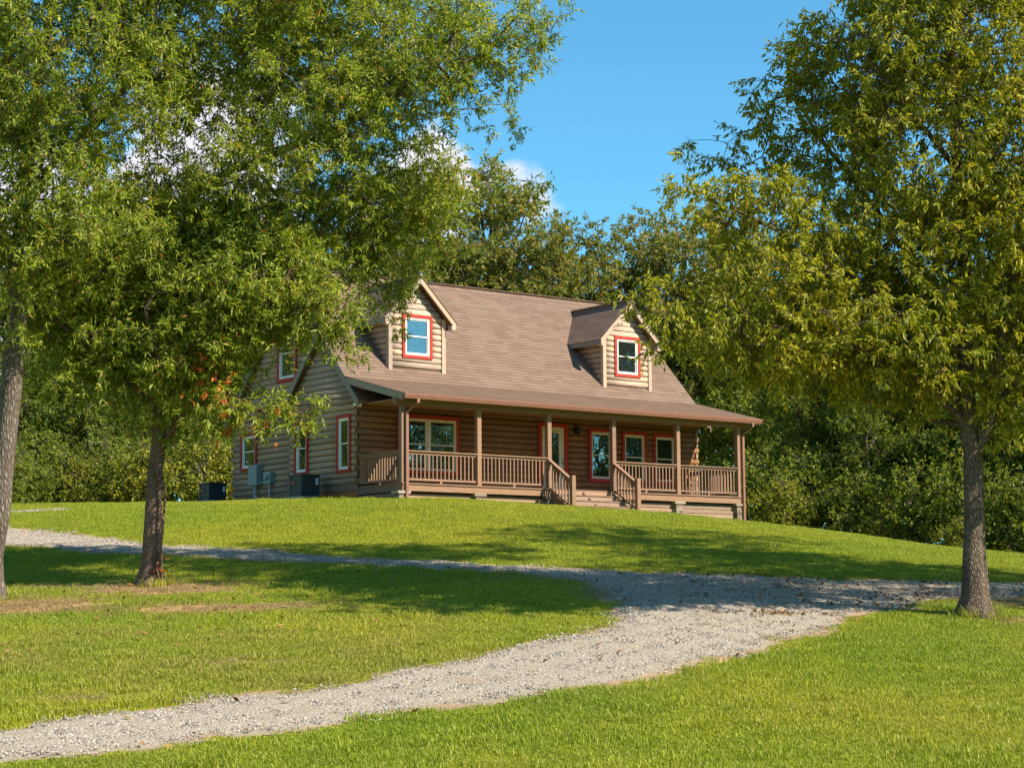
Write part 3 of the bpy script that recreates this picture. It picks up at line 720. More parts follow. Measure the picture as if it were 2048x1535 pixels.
front = shingle_field((0, PJ-.03, main_z(PJ-.03)), (1, 0, 0), (0, 1, K), (YR-PJ+.03)*SK, lambda t: RL-.02 if PJ-.03+t/SK < 4.10 else RM-.02, lambda t: RR+.02, 11)
cut = [x for x in front if not any(abs(x[2].x+.1-c[0]) < .92 and 3.2 < x[2].y < main_y(6.1)-.95*abs(x[2].x-c[0]) for c in DOR)]
camh = Vector((*to_house(0, 0), -HO[2]))
cut.sort(key=lambda x: (x[2]-camh).length); near, rest = cut[:300], cut[300:]
join_tabs('shingle_field', rest, main_roof)
TM = {}
for wd, full, p, ax, up, nn in near:
    key = round(wd, 2)
    if key not in TM: TM[key] = np_mesh('shingle', tab(key), TABF, 'shingle')
    o = bpy.data.objects.new('shingle', TM[key]); COL.objects.link(o); o.parent = main_roof
    o.matrix_local = Matrix([[ax[i], up[i], nn[i], p[i]] for i in range(3)]+[[0, 0, 0, 1]])
rear = shingle_field((RR+.02, 10.52, 2*ZR-main_z(10.52)), (-1, 0, 0), (0, -1, K), (10.52-YR)*SK, lambda t: 0, lambda t: RR-RM+.04, 12, (.3, .4))
join_tabs('shingle_field', rear, main_roof)
join_tabs('shingle_field', shingle_field((UM, 6.42, main_z(4.14)-2.28*K), (-1, 0, 0), (0, -1, K), 2.27*SK, lambda t: 0, lambda t: UM-RL+.03, 13), bay_roof)
join_tabs('shingle_field', shingle_field((0, PE-.03, PZ-.03*PK), (1, 0, 0), (0, 1, PK), (PJ-PE)*PKL, lambda t: RL-.03, lambda t: RR+.03, 14), porch_roof)
def ridge_cap(parent, p0, p1, n, k):
    mb = MB(); p0, p1 = Vector(p0), Vector(p1); d = (p1-p0)/n; s = .13; side = Vector((0, 1, 0)) if abs(d.x) > abs(d.y) else Vector((1, 0, 0))
    for i in range(n):
        a, b = p0+d*i, p0+d*(i+1.1); ha, hb = Vector((0, 0, .030)), Vector((0, 0, .022)); dn = Vector((0, 0, -s*k*.95))
        for sg in (1, -1):
            mb.hexa([a+ha-Vector((0, 0, .02)), b+hb-Vector((0, 0, .02)), b+hb+side*sg*s+dn-Vector((0, 0, .02)), a+ha+side*sg*s+dn-Vector((0, 0, .02)), a+ha, b+hb, b+hb+side*sg*s+dn, a+ha+side*sg*s+dn])
    hp(mb, 'ridge_cap', 'shingle', parent, fix=True)
ridge_cap(main_roof, (RM-.02, YR, ZR), (RR+.02, YR, ZR), 44, K); ridge_cap(bay_roof, (RL-.02, 4.14, main_z(4.14)), (UM, 4.14, main_z(4.14)), 3, K)

# --- dormers
DY, DZE, DZA, DH, DF = 3.08, 5.11, 6.38, 1.27, 2.80
DK = (DZA-DZE)/DH
for (uc,) in DOR:
    d = hp(MB().prism([(uc-.96, 3.4), (uc+.96, 3.4), (uc+.96, 5.26), (uc, 6.22), (uc-.96, 5.26)], lambda a, b: (a, DY, b), lambda a, b: (a, 5.4, b)), 'dormer', 'wall_core', fix=True)
    ww = (uc-.53, uc+.55, 3.95, 5.27)
    mf = lambda s, dd, z: (s, DY-dd, z)
    courses(d, mf, False, 3.655, 6.16, lambda z: max(uc-.90, uc-(6.18-z)/DK), lambda z: min(uc+.90, uc+(6.18-z)/DK), [opening(ww)], 'log_dormer', split=0)
    for sg, ml, fl in ((-1, map_left(uc-.96), True), (1, map_right(uc+.96), False)):
        courses(d, ml, fl, 3.655, 5.15, lambda z: DY+.035, lambda z: main_y(z)+.03, [], 'log_weathered', split=0)
        hp(MB().box(*sorted((uc+sg*.90, uc+sg*1.035)), DY-.10, DY+.03, 3.52, 5.20), 'corner_board', 'board_pale', d)
        # roof plane
        e = uc+sg*DH; yb0, yb1 = main_y(DZE)+.06, main_y(DZA)+.06; th = .09
        P = [(e, DF, DZE-th), (uc, DF, DZA-th), (uc, yb1, DZA-th), (e, yb0, DZE-th), (e, DF, DZE), (uc, DF, DZA), (uc, yb1, DZA), (e, yb0, DZE)]
        rp = hp(MB().hexa(P), 'dormer_roof', 'board_brown', None, fix=True)
        hp(MB().hexa([(e, DF-.03, DZE-.20), (uc, DF-.03, DZA-.20), (uc, DF-.002, DZA-.20), (e, DF-.002, DZE-.20), (e, DF-.03, DZE-.004), (uc, DF-.03, DZA-.004), (uc, DF-.002, DZA-.004), (e, DF-.002, DZE-.004)]), 'rake_board', 'board_pale', rp, fix=True)
        a, b = sorted((e, e-sg*.16)); hp(MB().box(a, b, DF-.034, DY-.105, DZE-.24, DZE-.095), 'cornice_return', 'board_pale', rp)
        a, b = sorted((e+sg*.003, e+sg*.028)); hp(MB().box(a, b, DF-.03, main_y(DZE-.1), DZE-.19, DZE-.012), 'fascia_board', 'board_grey', rp)
        L = DH*math.hypot(1, DK); ax = (0, sg, 0); ux = (-sg, 0, DK)
        org = (e+sg*.04, (DF-.05) if sg > 0 else 0, DZE-.04*DK)
        if sg > 0: tabs = shingle_field(org, ax, ux, L+.04, lambda t: 0, lambda t: main_y(DZE+t*DK/math.hypot(1, DK))-DF+.10, 21)
        else: tabs = shingle_field(org, ax, ux, L+.04, lambda t: -main_y(DZE+t*DK/math.hypot(1, DK))-.05, lambda t: -(DF-.05), 22)
        join_tabs('shingle_field', tabs, rp)
    ridge_cap(d, (uc, DF-.05, DZA), (uc, main_y(DZA)+.05, DZA), 11, DK)
    window(mf, *ww, trim=.095, name='dormer_window')

# --- porch
POST = [-.026, 2.593, 5.152, 7.63, 10.229, 12.807]
dk = hp(MB().box(-.02, 12.83, .10, 2.28, -.17, -.045), 'porch_deck', 'board_brown')
y = -.06
while y < 2.2:
    hp(MB().box(-.08, 12.89, y, y+.134, -.04, -.005), 'deck_board', 'board_brown', dk); y += .14
hp(MB().box(-.06, 12.87, -.03, .012, -.225, -.045), 'rim_board', 'board_brown', dk); hp(MB().box(-.066, -.024, .014, 2.26, -.225, -.045), 'rim_board', 'board_brown', dk); hp(MB().box(12.834, 12.876, .014, 2.26, -.225, -.045), 'rim_board', 'board_brown', dk)
for u in POST: hp(MB().box(u-.07, u+.07, -.03, .11, -.004, 2.17), 'porch_post', 'board_brown')
hp(MB().box(-.30, 13.2, -.025, .105, 2.172, 2.352), 'porch_beam', 'board_brown')
hp(MB().box(.1, 12.9, .12, 2.2, 2.36, 2.40), 'porch_ceiling', 'board_brown')
g = MB(); g.prism([(PE-.030, PZ-.155), (PE-.10, PZ-.155), (PE-.135, PZ-.06), (PE-.14, PZ-.012), (PE-.125, PZ-.012), (PE-.12, PZ-.06), (PE-.09, PZ-.14), (PE-.036, PZ-.14), (PE-.036, PZ-.012), (PE-.030, PZ-.012)], lambda a, b: (RL-.02, a, b), lambda a, b: (RR+.02, a, b))
gut = hp(g, 'gutter', 'gutter_brown', fix=True)
hp(MB().box(RL-.025, RL-.0195, PE-.137, PE-.03, PZ-.154, PZ-.012), 'end_cap', 'gutter_brown', gut); hp(MB().box(RR+.0195, RR+.025, PE-.137, PE-.03, PZ-.154, PZ-.012), 'end_cap', 'gutter_brown', gut)
def downspout(ut, ub, zbot):
    s = MB(); w, d = .042, .032; pts = [(ut, PE-.08, PZ-.14), (ut, PE-.08, PZ-.26), (ub, -.075, PZ-.50), (ub, -.075, zbot), (ub, -.16, zbot-.06)]
    for (a, b) in zip(pts[:-1], pts[1:]):
        s.hexa([(b[0]-w, b[1]-d, b[2]), (b[0]+w, b[1]-d, b[2]), (b[0]+w, b[1]+d, b[2]), (b[0]-w, b[1]+d, b[2]), (a[0]-w, a[1]-d, a[2]), (a[0]+w, a[1]-d, a[2]), (a[0]+w, a[1]+d, a[2]), (a[0]-w, a[1]+d, a[2])])
    hp(s, 'downspout', 'gutter_brown', gut)
downspout(.22, .055, -.42); downspout(13.08, 12.93, -.80)

BAL = MB().box(-.017, .017, -.017, .017, 0, .735); BALM = None
def railing(p0, p1):
    """between two posts, p = (u, y)"""
    global BALM
    (u0, y0), (u1, y1) = p0, p1; L = math.hypot(u1-u0, y1-y0); dx, dy = (u1-u0)/L, (y1-y0)/L; nx, ny = -dy, dx
    mb = MB()
    def bar(a, b, hw, z0, z1):
        c = [(u0+dx*t+nx*s, y0+dy*t+ny*s) for t, s in ((a, -hw), (b, -hw), (b, hw), (a, hw))]
        mb.hexa([(*q, z0) for q in c]+[(*q, z1) for q in c])
    bar(.072, L-.072, .068, .872, .905); bar(.072, L-.072, .019, .80, .868); bar(.072, L-.072, .019, .075, .13)
    bar(L/2-.035, L/2+.035, .02, -.003, .074)
    r = hp(mb, 'porch_railing', 'board_brown'); n = max(3, round((L-.14)/.137)); 
    for i in range(1, n):
        t = .07+(L-.14)*i/n
        if BALM is None:
            o = BAL.build('baluster', 'board_brown', r, loc=(u0+dx*t, y0+dy*t, .10)); BALM = o.data
        else: link_obj('baluster', BALM, r, (u0+dx*t, y0+dy*t, .10))
for i in (0, 1, 3, 4): railing((POST[i], .04), (POST[i+1], .04))
railing((-.026, .04), (-.026, 2.32)); railing((12.807, .04), (12.807, 2.32))

# stairs
st = MB()
for u in (5.20, 6.38, 7.55): st.prism([(-.03, -.05), (-.93, -.64), (-1.0, -.74), (-1.0, -.85), (-.03, -.36)], lambda a, b, u=u: (u-.02, a, b), lambda a, b, u=u: (u+.02, a, b))
stairs = hp(st, 'porch_stairs', 'board_brown', fix=True)
for i in range(3):
    z = -.17*(i+1); y1 = -.035-.285*i; y0 = y1-.285
    hp(MB().box(5.19, 7.57, y0-.02, y1, z-.035, z), 'tread', 'board_brown', stairs)
    hp(MB().box(5.20, 7.56, y0, y0+.018, z-.172, z-.037), 'riser', 'skirt_wood', stairs)
hp(MB().box(5.20, 7.56, -.053, -.034, -.168, -.046), 'riser', 'skirt_wood', stairs)
for u in (5.152, 7.63):
    nw = hp(MB().box(u-.065, u+.065, -1.13, -1.0, -.9, .32), 'newel_post', 'board_brown', stairs)
    rl = MB()
    for z0, z1, hw in ((.80, .84, .06), (.735, .795, .02), (-.02, .04, .02)):
        za, zb_ = (z0, z1), (z0-.60, z1-.60)
        rl.hexa([(u-hw, -.995, zb_[0]), (u+hw, -.995, zb_[0]), (u+hw, -.035, za[0]), (u-hw, -.035, za[0]), (u-hw, -.995, zb_[1]), (u+hw, -.995, zb_[1]), (u+hw, -.035, za[1]), (u-hw, -.035, za[1])])
    r = hp(rl, 'stair_railing', 'board_brown')
    for i in range(1, 7):
        t = i/7; yy = -.035-.96*t; link_obj('baluster', BALM, r, (u, yy, .02-.60*t))
hp(MB().box(5.0, 7.8, -1.5, -1.02, -1.0, -.665), 'step_pad', 'concrete')

# stone piers and the slatted skirt between them
for k, u in enumerate(POST):
    zb_ = -1.2; pr_ = hp(MB().box(u-.115, u+.115, -.015, .215, zb_, -.30), 'stone_pier', 'wall_core')
    z = -.305; row = 0
    while z > -.95:
        h = RNG.uniform(.055, .085); x = u-.14
        while x < u+.13:
            wd = min(RNG.uniform(.09, .17), u+.14-x)
            if wd < .04: break
            hp(MB().box(x+.004, x+wd-.004, -.04+RNG.uniform(-.008, .008), .0, z-h+.006, z), 'stone', 'pier_stone', pr_); x += wd
        hp(MB().box(u-.14-RNG.uniform(0, .01), u-.112, -.038, .21, z-h+.006, z), 'stone', 'pier_stone', pr_); hp(MB().box(u+.112, u+.14+RNG.uniform(0, .01), -.038, .21, z-h+.006, z), 'stone', 'pier_stone', pr_)
        z -= h; row += 1
    hp(MB().box(u-.21, u+.21, -.075, .28, -.302, -.228), 'cap_stone', 'pier_stone', pr_)
for a, b in zip(POST[:-1], POST[1:]):
    if a > 5 and b < 8: continue
    bk = hp(MB().box(a+.12, b-.12, .135, .155, -1.1, -.24), 'skirt_panel', 'wall_core'); z = -.30
    while z > -1.05:
        hp(MB().box(a+.15, b-.15, .095, .12, z-.118, z), 'slat', 'skirt_wood', bk); z -= .135
bk = hp(MB().box(-.0, .02, .23, 2.26, -.9, -.24), 'skirt_panel', 'wall_core'); z = -.26
while z > -.85:
    hp(MB().box(-.03, -.004, .23, 2.28, z-.13, z), 'slat', 'board_brown', bk); z -= .14

# fittings fixed to the walls
ln = MB(); ln.box(7.90, 8.02, 2.20, 2.235, 1.92, 2.14); ln.tube([(7.96, 2.2, 2.12), (7.96, 2.10, 2.17), (7.96, 2.06, 2.12)], [.012, .012, .012], 6)
lt = hp(ln, 'wall_lantern', 'dark_metal'); hp(MB().tube([(7.96, 2.06, 2.13), (7.96, 2.06, 2.09), (7.96, 2.06, 1.90), (7.96, 2.06, 1.86)], [.03, .085, .06, .02], 6), 'lantern_cage', 'dark_metal', lt)
fl = MB(); fl.tube([(-.075, 2.28, 2.40), (-.14, 2.26, 2.40)], [.05, .05], 10); fl.tube([(-.12, 2.27, 2.40), (-.17, 2.20, 2.37)], [.02, .02], 6); fl.tube([(-.12, 2.26, 2.40), (-.10, 2.10, 2.36)], [.02, .02], 6)
fd = hp(fl, 'flood_light', 'dark_metal')
for c, dr in (((-.185, 2.18, 2.36), (-.5, -.6, -.5)), ((-.10, 2.07, 2.34), (.1, -.8, -.5))):
    c, dr = Vector(c), Vector(dr).normalized(); hp(MB().tube([c-dr*.05, c-dr*.02, c+dr*.03, c+dr*.055], [.028, .05, .062, .045], 12), 'bulb', 'bulb_white', fd, True)
x1 = UM-.085
bx_ = hp(MB().box(x1-.20, x1, 8.28, 8.83, .40, 1.04), 'breaker_box', 'utility_blue'); hp(MB().box(x1-.213, x1-.201, 8.30, 8.81, .43, 1.01), 'cover', 'utility_blue', bx_)
hp(MB().tube([(x1-.10, 8.55, .40), (x1-.10, 8.55, .15), (x1-.10, 8.52, .05), (x1-.10, 8.52, -.3)], [.05, .05, .065, .065], 8), 'conduit', 'conduit_grey', bx_)
mt = hp(MB().box(x1-.17, x1, 7.53, 7.90, .42, .77), 'meter_box', 'utility_blue'); hp(MB().tube([(x1-.17, 7.72, .60), (x1-.22, 7.72, .60), (x1-.27, 7.72, .60)], [.085, .08, .065], 14), 'meter', 'conduit_grey', mt, True)
hp(MB().tube([(x1-.09, 7.70, .42), (x1-.09, 7.70, -.4)], [.038, .038], 8), 'conduit', 'conduit_grey', mt); hp(MB().tube([(x1-.10, 7.92, .47), (x1-.10, 8.28, .47)], [.03, .03], 8), 'conduit', 'conduit_grey', mt)

# condensers beside the house
def condenser(u, y, zt, label):
    x, yy = from_house(u, y); zg = float(ground(x, yy)); r = empty('air_conditioner', (x, yy, zg), math.radians(37.568))
    tag(r, label, 'air conditioner', 'air conditioning condensers')
    h = zt; s = .32
    MB().box(-.42, .42, -.42, .42, -.12, .05).build('pad', 'concrete', r)
    MB().box(-s+.03, s-.03, -s+.03, s-.03, .05, h-.06).build('coil', 'unit_dark', r)
    for a in (-1, 1):
        for b in (-1, 1): MB().box(*sorted((a*s, a*(s-.07))), *sorted((b*s, b*(s-.07))), .05, h-.05).build('corner_post', 'unit_dark', r)
    z = .10
    while z < h-.10:
        l = MB()
        l.box(-s+.07, s-.07, -s-.002, -s+.03, z, z+.022); l.box(-s-.002, -s+.03, -s+.07, s-.07, z, z+.022); l.box(-s+.07, s-.07, s-.03, s+.002, z, z+.022); l.box(s-.03, s+.002, -s+.07, s-.07, z, z+.022)
        l.build('louver', 'unit_grille', r); z += .055
    MB().box(-s-.02, s+.02, -s-.02, s+.02, h-.05, h).build('top_cover', 'unit_dark', r)
    f = MB()
    for k in range(6): f.tube([(.05*k*math.cos(t)+.0001, .05*k*math.sin(t), h+.012) for t in np.linspace(0, 6.283, 19)], [.004]*19, 4, False)
    f.build('fan_grille', 'unit_grille', r)
    MB().box(-s-.008, -s-.003, s-.30, s-.12, h-.28, h-.20).build('name_plate', 'plate_red', r); MB().box(.18, .27, -s-.008, -s-.003, h-.30, h-.11).build('sticker', 'sticker', r)
condenser(-.78, 3.95, .70, 'dark louvered condenser standing between the two narrow windows of the side wall')
condenser(.10, 10.95, .62, 'dark louvered condenser standing past the rear corner of the house')

# ------------------------------------------------------------------ trees
def unit(a): return a/np.maximum(np.linalg.norm(a, axis=-1, keepdims=True), 1e-9)
def sample_blobs(rng, blobs, total, shell=.55, gap=0.):
    """points spread through a set of ellipsoids (x, y, z, rx, ry, rz, weight), thicker near the skin"""
    vol = np.array([b[3]*b[4]*b[5]*b[6] for b in blobs])**.85; cnt = np.maximum(3, (total*vol/vol.sum()).astype(int)); out = []
    for b, c in zip(blobs, cnt):
        d = unit(rng.normal(size=(c, 3))); r = rng.uniform(0, 1, c)**(1/3); r = np.where(rng.uniform(0, 1, c) < shell, .72+.36*rng.uniform(0, 1, c), r)
        lump = 1+.16*np.sin(d[:, 0]*5+b[0])*np.sin(d[:, 2]*4+b[1])+.10*np.sin(d[:, 1]*9+b[2])
        out.append(np.array(b[:3])+d*(r*lump)[:, None]*np.array(b[3:6]))
    return np.concatenate(out)

def grow(rng, limbs, pts, tip_r=.006, step=.38, lift=.10, r_exp=.40):
    """connect foliage points to the limbs with branches; returns tubes [(P, R)] and end directions"""
    P, par, R0 = [], [], []; chains = []
    for li, lb in enumerate(limbs):
        lb = np.array(lb); ch = []
        for i in range(len(lb)-1):
            n = max(1, int(np.linalg.norm(lb[i+1, :3]-lb[i, :3])/step))
            for k in range(n):
                q = lb[i]+(lb[i+1]-lb[i])*k/n; w = (.012 if li == 0 else .035)*min(1, i)*rng.normal(size=3)
                P.append(q[:3]+w); R0.append(q[3]); ch.append(len(P)-1)
        P.append(lb[-1, :3]); R0.append(lb[-1, 3]); ch.append(len(P)-1)
        if li == 0: par.append(-1)
        else: par.append(int(np.argmin(np.linalg.norm(np.array(P[:ch[0]])-P[ch[0]], axis=1))))
        par += ch[:-1]; chains.append((ch, True))
    nl = len(P); A = np.zeros((nl+len(pts)*6, 3)); A[:nl] = P; ok = np.zeros(len(A), bool)
    low = min(p[2] for p in P); ok[:nl] = np.array(R0) < .125; depth = np.zeros(len(A))
    d0 = np.array([np.linalg.norm(A[:nl][ok[:nl]]-p, axis=1).min() for p in pts]); n = nl; ends = []; dirs = []
    for pi in np.argsort(d0):
        p = pts[pi]; v = p-A[:n]; dist = np.linalg.norm(v, axis=1); cost = dist+.25*np.maximum(0, -v[:, 2])+depth[:n]*.05+(~ok[:n])*99
        j = int(np.argmin(cost)); D = dist[j]; m = int(min(5, max(1, math.ceil(D/step)))); a = A[j].copy(); ch = [j]
        mid = (a+p)/2+np.array([0, 0, lift*D])+rng.normal(size=3)*.07*D
        for k in range(1, m+1):
            t = k/m; A[n] = (1-t)**2*a+2*t*(1-t)*mid+t*t*p; par.append(ch[-1]); R0.append(0); depth[n] = depth[j]+k*.4; ok[n] = True; ch.append(n); n += 1
        chains.append((ch, False)); ends.append(n-1); dirs.append(A[n-1]-(A[n-2] if m > 1 else a))
    cnt = np.zeros(n)
    for e in ends: cnt[e] += 1
    for i in range(n-1, -1, -1):
        if par[i] >= 0: cnt[par[i]] += cnt[i]
    rad = np.maximum(tip_r*np.maximum(cnt, 1)**r_exp, np.array(R0[:n])); tubes = []
    rad[nl:] = np.minimum(rad[nl:], .075)
    for ch, isl in chains:
        r = rad[ch].copy()
        if not isl: r[0] = min(r[0], r[1]*1.25) if len(r) > 1 else r[0]
        tubes.append((A[ch], r, isl))
    return tubes, unit(np.array(dirs))

def leaves(rng, tips, dirs, twigs, per, tl, L, W, droop=.25, spread=.9, up=.35):
    """twigs and leaves round every branch end -> quads for the leaves, (start, end) of twigs"""
    n = len(tips); T = np.repeat(tips, twigs, 0)+rng.normal(size=(n*twigs, 3))*.05; D = np.repeat(dirs, twigs, 0)
    D = unit(D*.55+unit(rng.normal(size=(n*twigs, 3)))*spread+np.array([0, 0, -droop*.5])); ln = tl*rng.uniform(.55, 1.2, n*twigs)
    E = T+D*ln[:, None]+np.array([0, 0, -1])*(droop*ln**2)[:, None]*.6
    B = np.repeat(T, per, 0); Q = np.repeat(E, per, 0); t = rng.uniform(.12, 1.02, len(B))[:, None]
    base = B*(1-t)+Q*t; ax = unit(Q-B); rd = unit(rng.normal(size=base.shape)); side = unit(np.cross(ax, rd))
    d = unit(ax*.55+side*.85+np.array([0, 0, -droop])+rng.normal(size=base.shape)*.18)
    nrm = unit(rng.normal(size=base.shape)*.75+np.array([0, 0, up*2])+.5*SUN*up); s = unit(np.cross(d, nrm)); nn = np.cross(s, d)
    l = (L*rng.uniform(.45, 1.4, len(B)))[:, None]; w = (W*rng.uniform(.75, 1.2, len(B)))[:, None]*.5
    m = base+d*l*.45
    V = np.stack([base, m+s*w+nn*w*.35, base+d*l-nn*l*.10, m-s*w+nn*w*.35], 1)
    return V.reshape(-1, 3), (T, E)

def twig_mesh(T, E, r):
    """thin three-sided twigs, as one (V, F)"""
    n = len(T); d = unit(E-T); a = unit(np.cross(d, np.array([.3, .5, .8]))); b = np.cross(d, a); V = []
    for k in range(3):
        t = 2.094*k; V.append(T+(a*math.cos(t)+b*math.sin(t))*r)
    V.append(E); V = np.stack(V, 1).reshape(-1, 3); q = np.arange(n)*4
    return V, np.concatenate([np.stack([q, q+1, q+3], 1), np.stack([q+1, q+2, q+3], 1), np.stack([q+2, q, q+3], 1)])

def tree(name, base, limbs, blobs, label, leafmat, barkmat, seed, clusters, twigs, per, tl, L, W, droop=.25, flare=.5, group=None, trunk_sides=14, spread=.9, cat='tree', up=.35, tip_r=.006, gap_twigs=True, shell=.55):
    rng = np.random.default_rng(seed); base = np.array(base, float)
    limbs = [[(*(np.array(p[:3])-base), p[3]) for p in lb] for lb in limbs]; blobs = [(b[0]-base[0], b[1]-base[1], b[2]-base[2], *b[3:]) for b in blobs]
    pts = sample_blobs(rng, blobs, clusters, shell)
    tubes, dirs = grow(rng, limbs, pts, tip_r); tips = np.array([t[0][-1] for t in tubes if not t[2]])
    root = empty(name, base); tag(root, label, cat, group)
    tr = MB(); ph = rng.uniform(0, 6, 4)
    for i, (P, R, isl) in enumerate(tubes):
        if i == 0:
            lo = P[0][2]
            jit = lambda k, t, P=P: 1+(.10*math.sin(5*t+ph[0]+P[k][2]*.3)+.07*math.sin(9*t+ph[1])+.05*math.sin(3*t+P[k][2]*1.7))*(1+1.5*math.exp(-(P[k][2]-lo)/.35))
            tr.tube(P, R, trunk_sides, True, jit)
        elif isl: tr.tube(P, R*rng.uniform(.88, 1.12, len(R)), 8, False)
        else: tr.tube(P, R, 5 if R[0] > .012 else 4, False)
    tr.build('trunk', barkmat, root, True)
    V, (T, E) = leaves(rng, tips, dirs, twigs, per, tl, L, W, droop, spread, up)
    q = np.arange(len(V)//4)*4
    o = link_obj('crown', np_mesh('crown', V, np.stack([q, q+1, q+2, q+3], 1), leafmat), root); tag(o, kind='stuff')
    tv, tf = twig_mesh(T, E, .004)
    o = link_obj('twigs', np_mesh('twigs', tv, tf, barkmat), root); tag(o, kind='stuff')
    return root
LT_LIMBS=[[(-9.10,35.0,0.10,0.42),(-9.09,35.0,0.36,0.27),(-9.11,35.0,0.70,0.19),(-9.11,35.0,1.12,0.17),(-9.04,35.0,1.65,0.19),(-8.95,35.0,2.97,0.19),(-8.86,35.0,4.15,0.18),(-8.81,35.0,5.2,0.17),(-8.77,35.0,6.01,0.17),(-8.75,35.0,7.0,0.15),(-8.64,35.0,8.37,0.13),(-8.48,35.2,10.09,0.062),(-8.31,35.42,11.56,0.05),(-8.14,35.64,13.74,0.031),(-8.02,35.8,15.45,0.03)],[(-8.77,35.0,6.01,0.12),(-8.12,36.02,6.7,0.055),(-7.27,36.44,7.18,0.052),(-6.32,36.94,7.72,0.05),(-5.3,37.0,8.4,0.047),(-4.09,36.7,8.85,0.04),(-2.96,36.4,9.21,0.03),(-2.05,36.2,9.75,0.02),(-1.1,36.0,10.45,0.02)],[(-8.73,35.0,7.19,0.11),(-8.4,35.62,8.14,0.065),(-7.97,36.46,8.97,0.062),(-7.54,37.29,9.9,0.056),(-7.17,37.9,10.67,0.046),(-6.69,38.72,11.89,0.034),(-6.0,39.4,13.46,0.022)],[(-8.82,35.0,5.2,0.07),(-8.2,36.92,6.33,0.037),(-6.95,39.36,7.65,0.031),(-5.17,40.4,8.36,0.025),(-3.33,40.6,8.6,0.03),(-1.68,40.7,8.93,0.02)],[(-8.64,35.0,8.37,0.07),(-9.55,34.4,9.14,0.06),(-10.53,34.0,10.3,0.04)],[(-8.48,35.2,10.09,0.037),(-6.99,35.6,11.51,0.031),(-5.02,36.0,12.59,0.022),(-2.95,35.8,12.79,0.02)]]
LT_BLOBS=[(-7.04,34.4,6.69,0.95,0.7,0.52,0.8),(-4.88,35.2,8.11,1.06,0.7,0.53,0.7),(-3.0,35.4,9.07,0.98,0.7,0.53,0.8),(-1.64,35.6,10.05,0.8,0.6,0.54,0.8),(-7.84,35.0,10.02,2.02,2.4,1.76,1.0),(-8.12,34.5,7.35,1.47,1.6,1.3,0.8),(-5.69,37.43,11.29,2.44,2.6,1.41,1.0),(-2.85,37.0,11.04,2.23,2.4,1.21,1.0),(-0.55,36.6,11.1,1.38,1.3,0.74,0.8),(0.53,36.6,10.9,0.55,0.5,0.37,0.6),(-0.47,36.6,10.13,0.74,0.8,0.64,0.7),(-0.09,36.3,9.23,0.46,0.5,0.32,0.6),(-2.06,36.4,9.8,1.37,1.3,0.82,0.9),(-3.95,36.6,9.58,1.84,2.2,0.83,0.8),(-6.9,37.3,9.3,1.69,1.8,1.03,0.35),(-4.26,36.1,8.13,1.54,1.6,0.73,0.8),(-2.38,38.6,8.88,1.07,1.2,0.58,0.9),(-1.2,38.8,8.46,1.27,0.9,0.37,0.9),(0.19,38.8,8.58,0.58,0.3,0.14,0.5),(-3.17,38.6,7.98,1.84,1.8,0.78,1.1),(-3.71,38.1,7.09,1.24,1.4,0.67,1.0),(-1.99,38.6,7.57,1.07,1.2,0.68,0.9),(-2.51,38.4,6.74,0.68,0.8,0.68,0.9),(-2.45,38.2,6.01,0.48,0.5,0.48,0.6),(-6.46,36.56,7.58,1.38,1.6,0.64,0.55),(-10.54,35.0,9.77,1.93,2.5,2.2,0.8),(-10.37,34.7,6.69,1.31,1.8,1.31,0.7),(-7.53,35.43,12.98,3.38,3.0,1.51,0.8),(-3.78,36.6,12.89,3.03,2.6,1.19,0.7)]
MT_LIMBS=[[(-6.61,36.5,0.47,0.42),(-6.63,36.5,0.66,0.28),(-6.62,36.5,1.02,0.185),(-6.585,36.5,1.79,0.155),(-6.56,36.5,2.53,0.14),(-6.52,36.5,3.08,0.13),(-6.46,36.5,3.63,0.11),(-6.36,36.5,4.56,0.09),(-6.3,36.6,5.7,0.07),(-6.19,36.7,6.85,0.05),(-6.11,36.7,7.61,0.03)],[(-6.46,36.5,3.08,0.07),(-6.07,36.2,3.69,0.06),(-5.39,35.9,4.11,0.05),(-4.55,35.7,3.72,0.03),(-3.81,35.6,3.66,0.018)],[(-6.4,36.5,3.63,0.06),(-6.96,36.0,4.32,0.05),(-7.7,35.6,4.91,0.035),(-8.23,35.5,5.36,0.02)],[(-6.36,36.5,4.56,0.06),(-5.43,36.1,5.06,0.05),(-4.39,35.8,5.47,0.04),(-3.37,35.6,5.7,0.025)],[(-6.3,36.6,5.7,0.04),(-7.0,36.1,6.18,0.035),(-7.96,35.8,6.69,0.02)],[(-6.36,36.5,4.38,0.05),(-6.53,35.6,4.91,0.04),(-6.53,35.1,5.47,0.03)]]
MT_BLOBS=[(-6.62,36.5,6.25,1.74,1.6,1.01,1.0),(-5.33,36.0,5.78,1.54,1.4,0.99,1.0),(-7.91,36.1,5.72,1.09,1.2,0.91,0.9),(-6.36,36.2,4.89,1.82,1.4,0.64,0.9),(-4.22,35.9,6.03,0.99,1.0,0.9,1.0),(-7.47,35.8,4.94,0.99,0.8,0.54,0.8),(-8.32,36.2,6.77,1.09,1.2,0.73,0.9),(-5.6,36.5,6.9,1.65,1.4,0.82,1.0),(-3.47,35.7,5.54,0.72,0.7,0.54,0.9),(-3.1,35.6,4.97,0.4,0.4,0.36,0.6),(-6.35,36.2,4.25,1.55,1.1,0.41,0.55),(-4.08,35.6,3.62,0.76,0.5,0.29,0.9),(-5.19,35.8,3.65,0.81,0.6,0.31,0.7),(-6.36,36.3,3.61,0.82,0.6,0.32,0.5),(-7.89,35.7,4.29,0.81,0.6,0.36,0.6),(-6.48,36.7,7.42,1.66,1.3,0.65,0.9),(-4.62,36.1,6.72,0.91,0.9,0.63,0.9)]
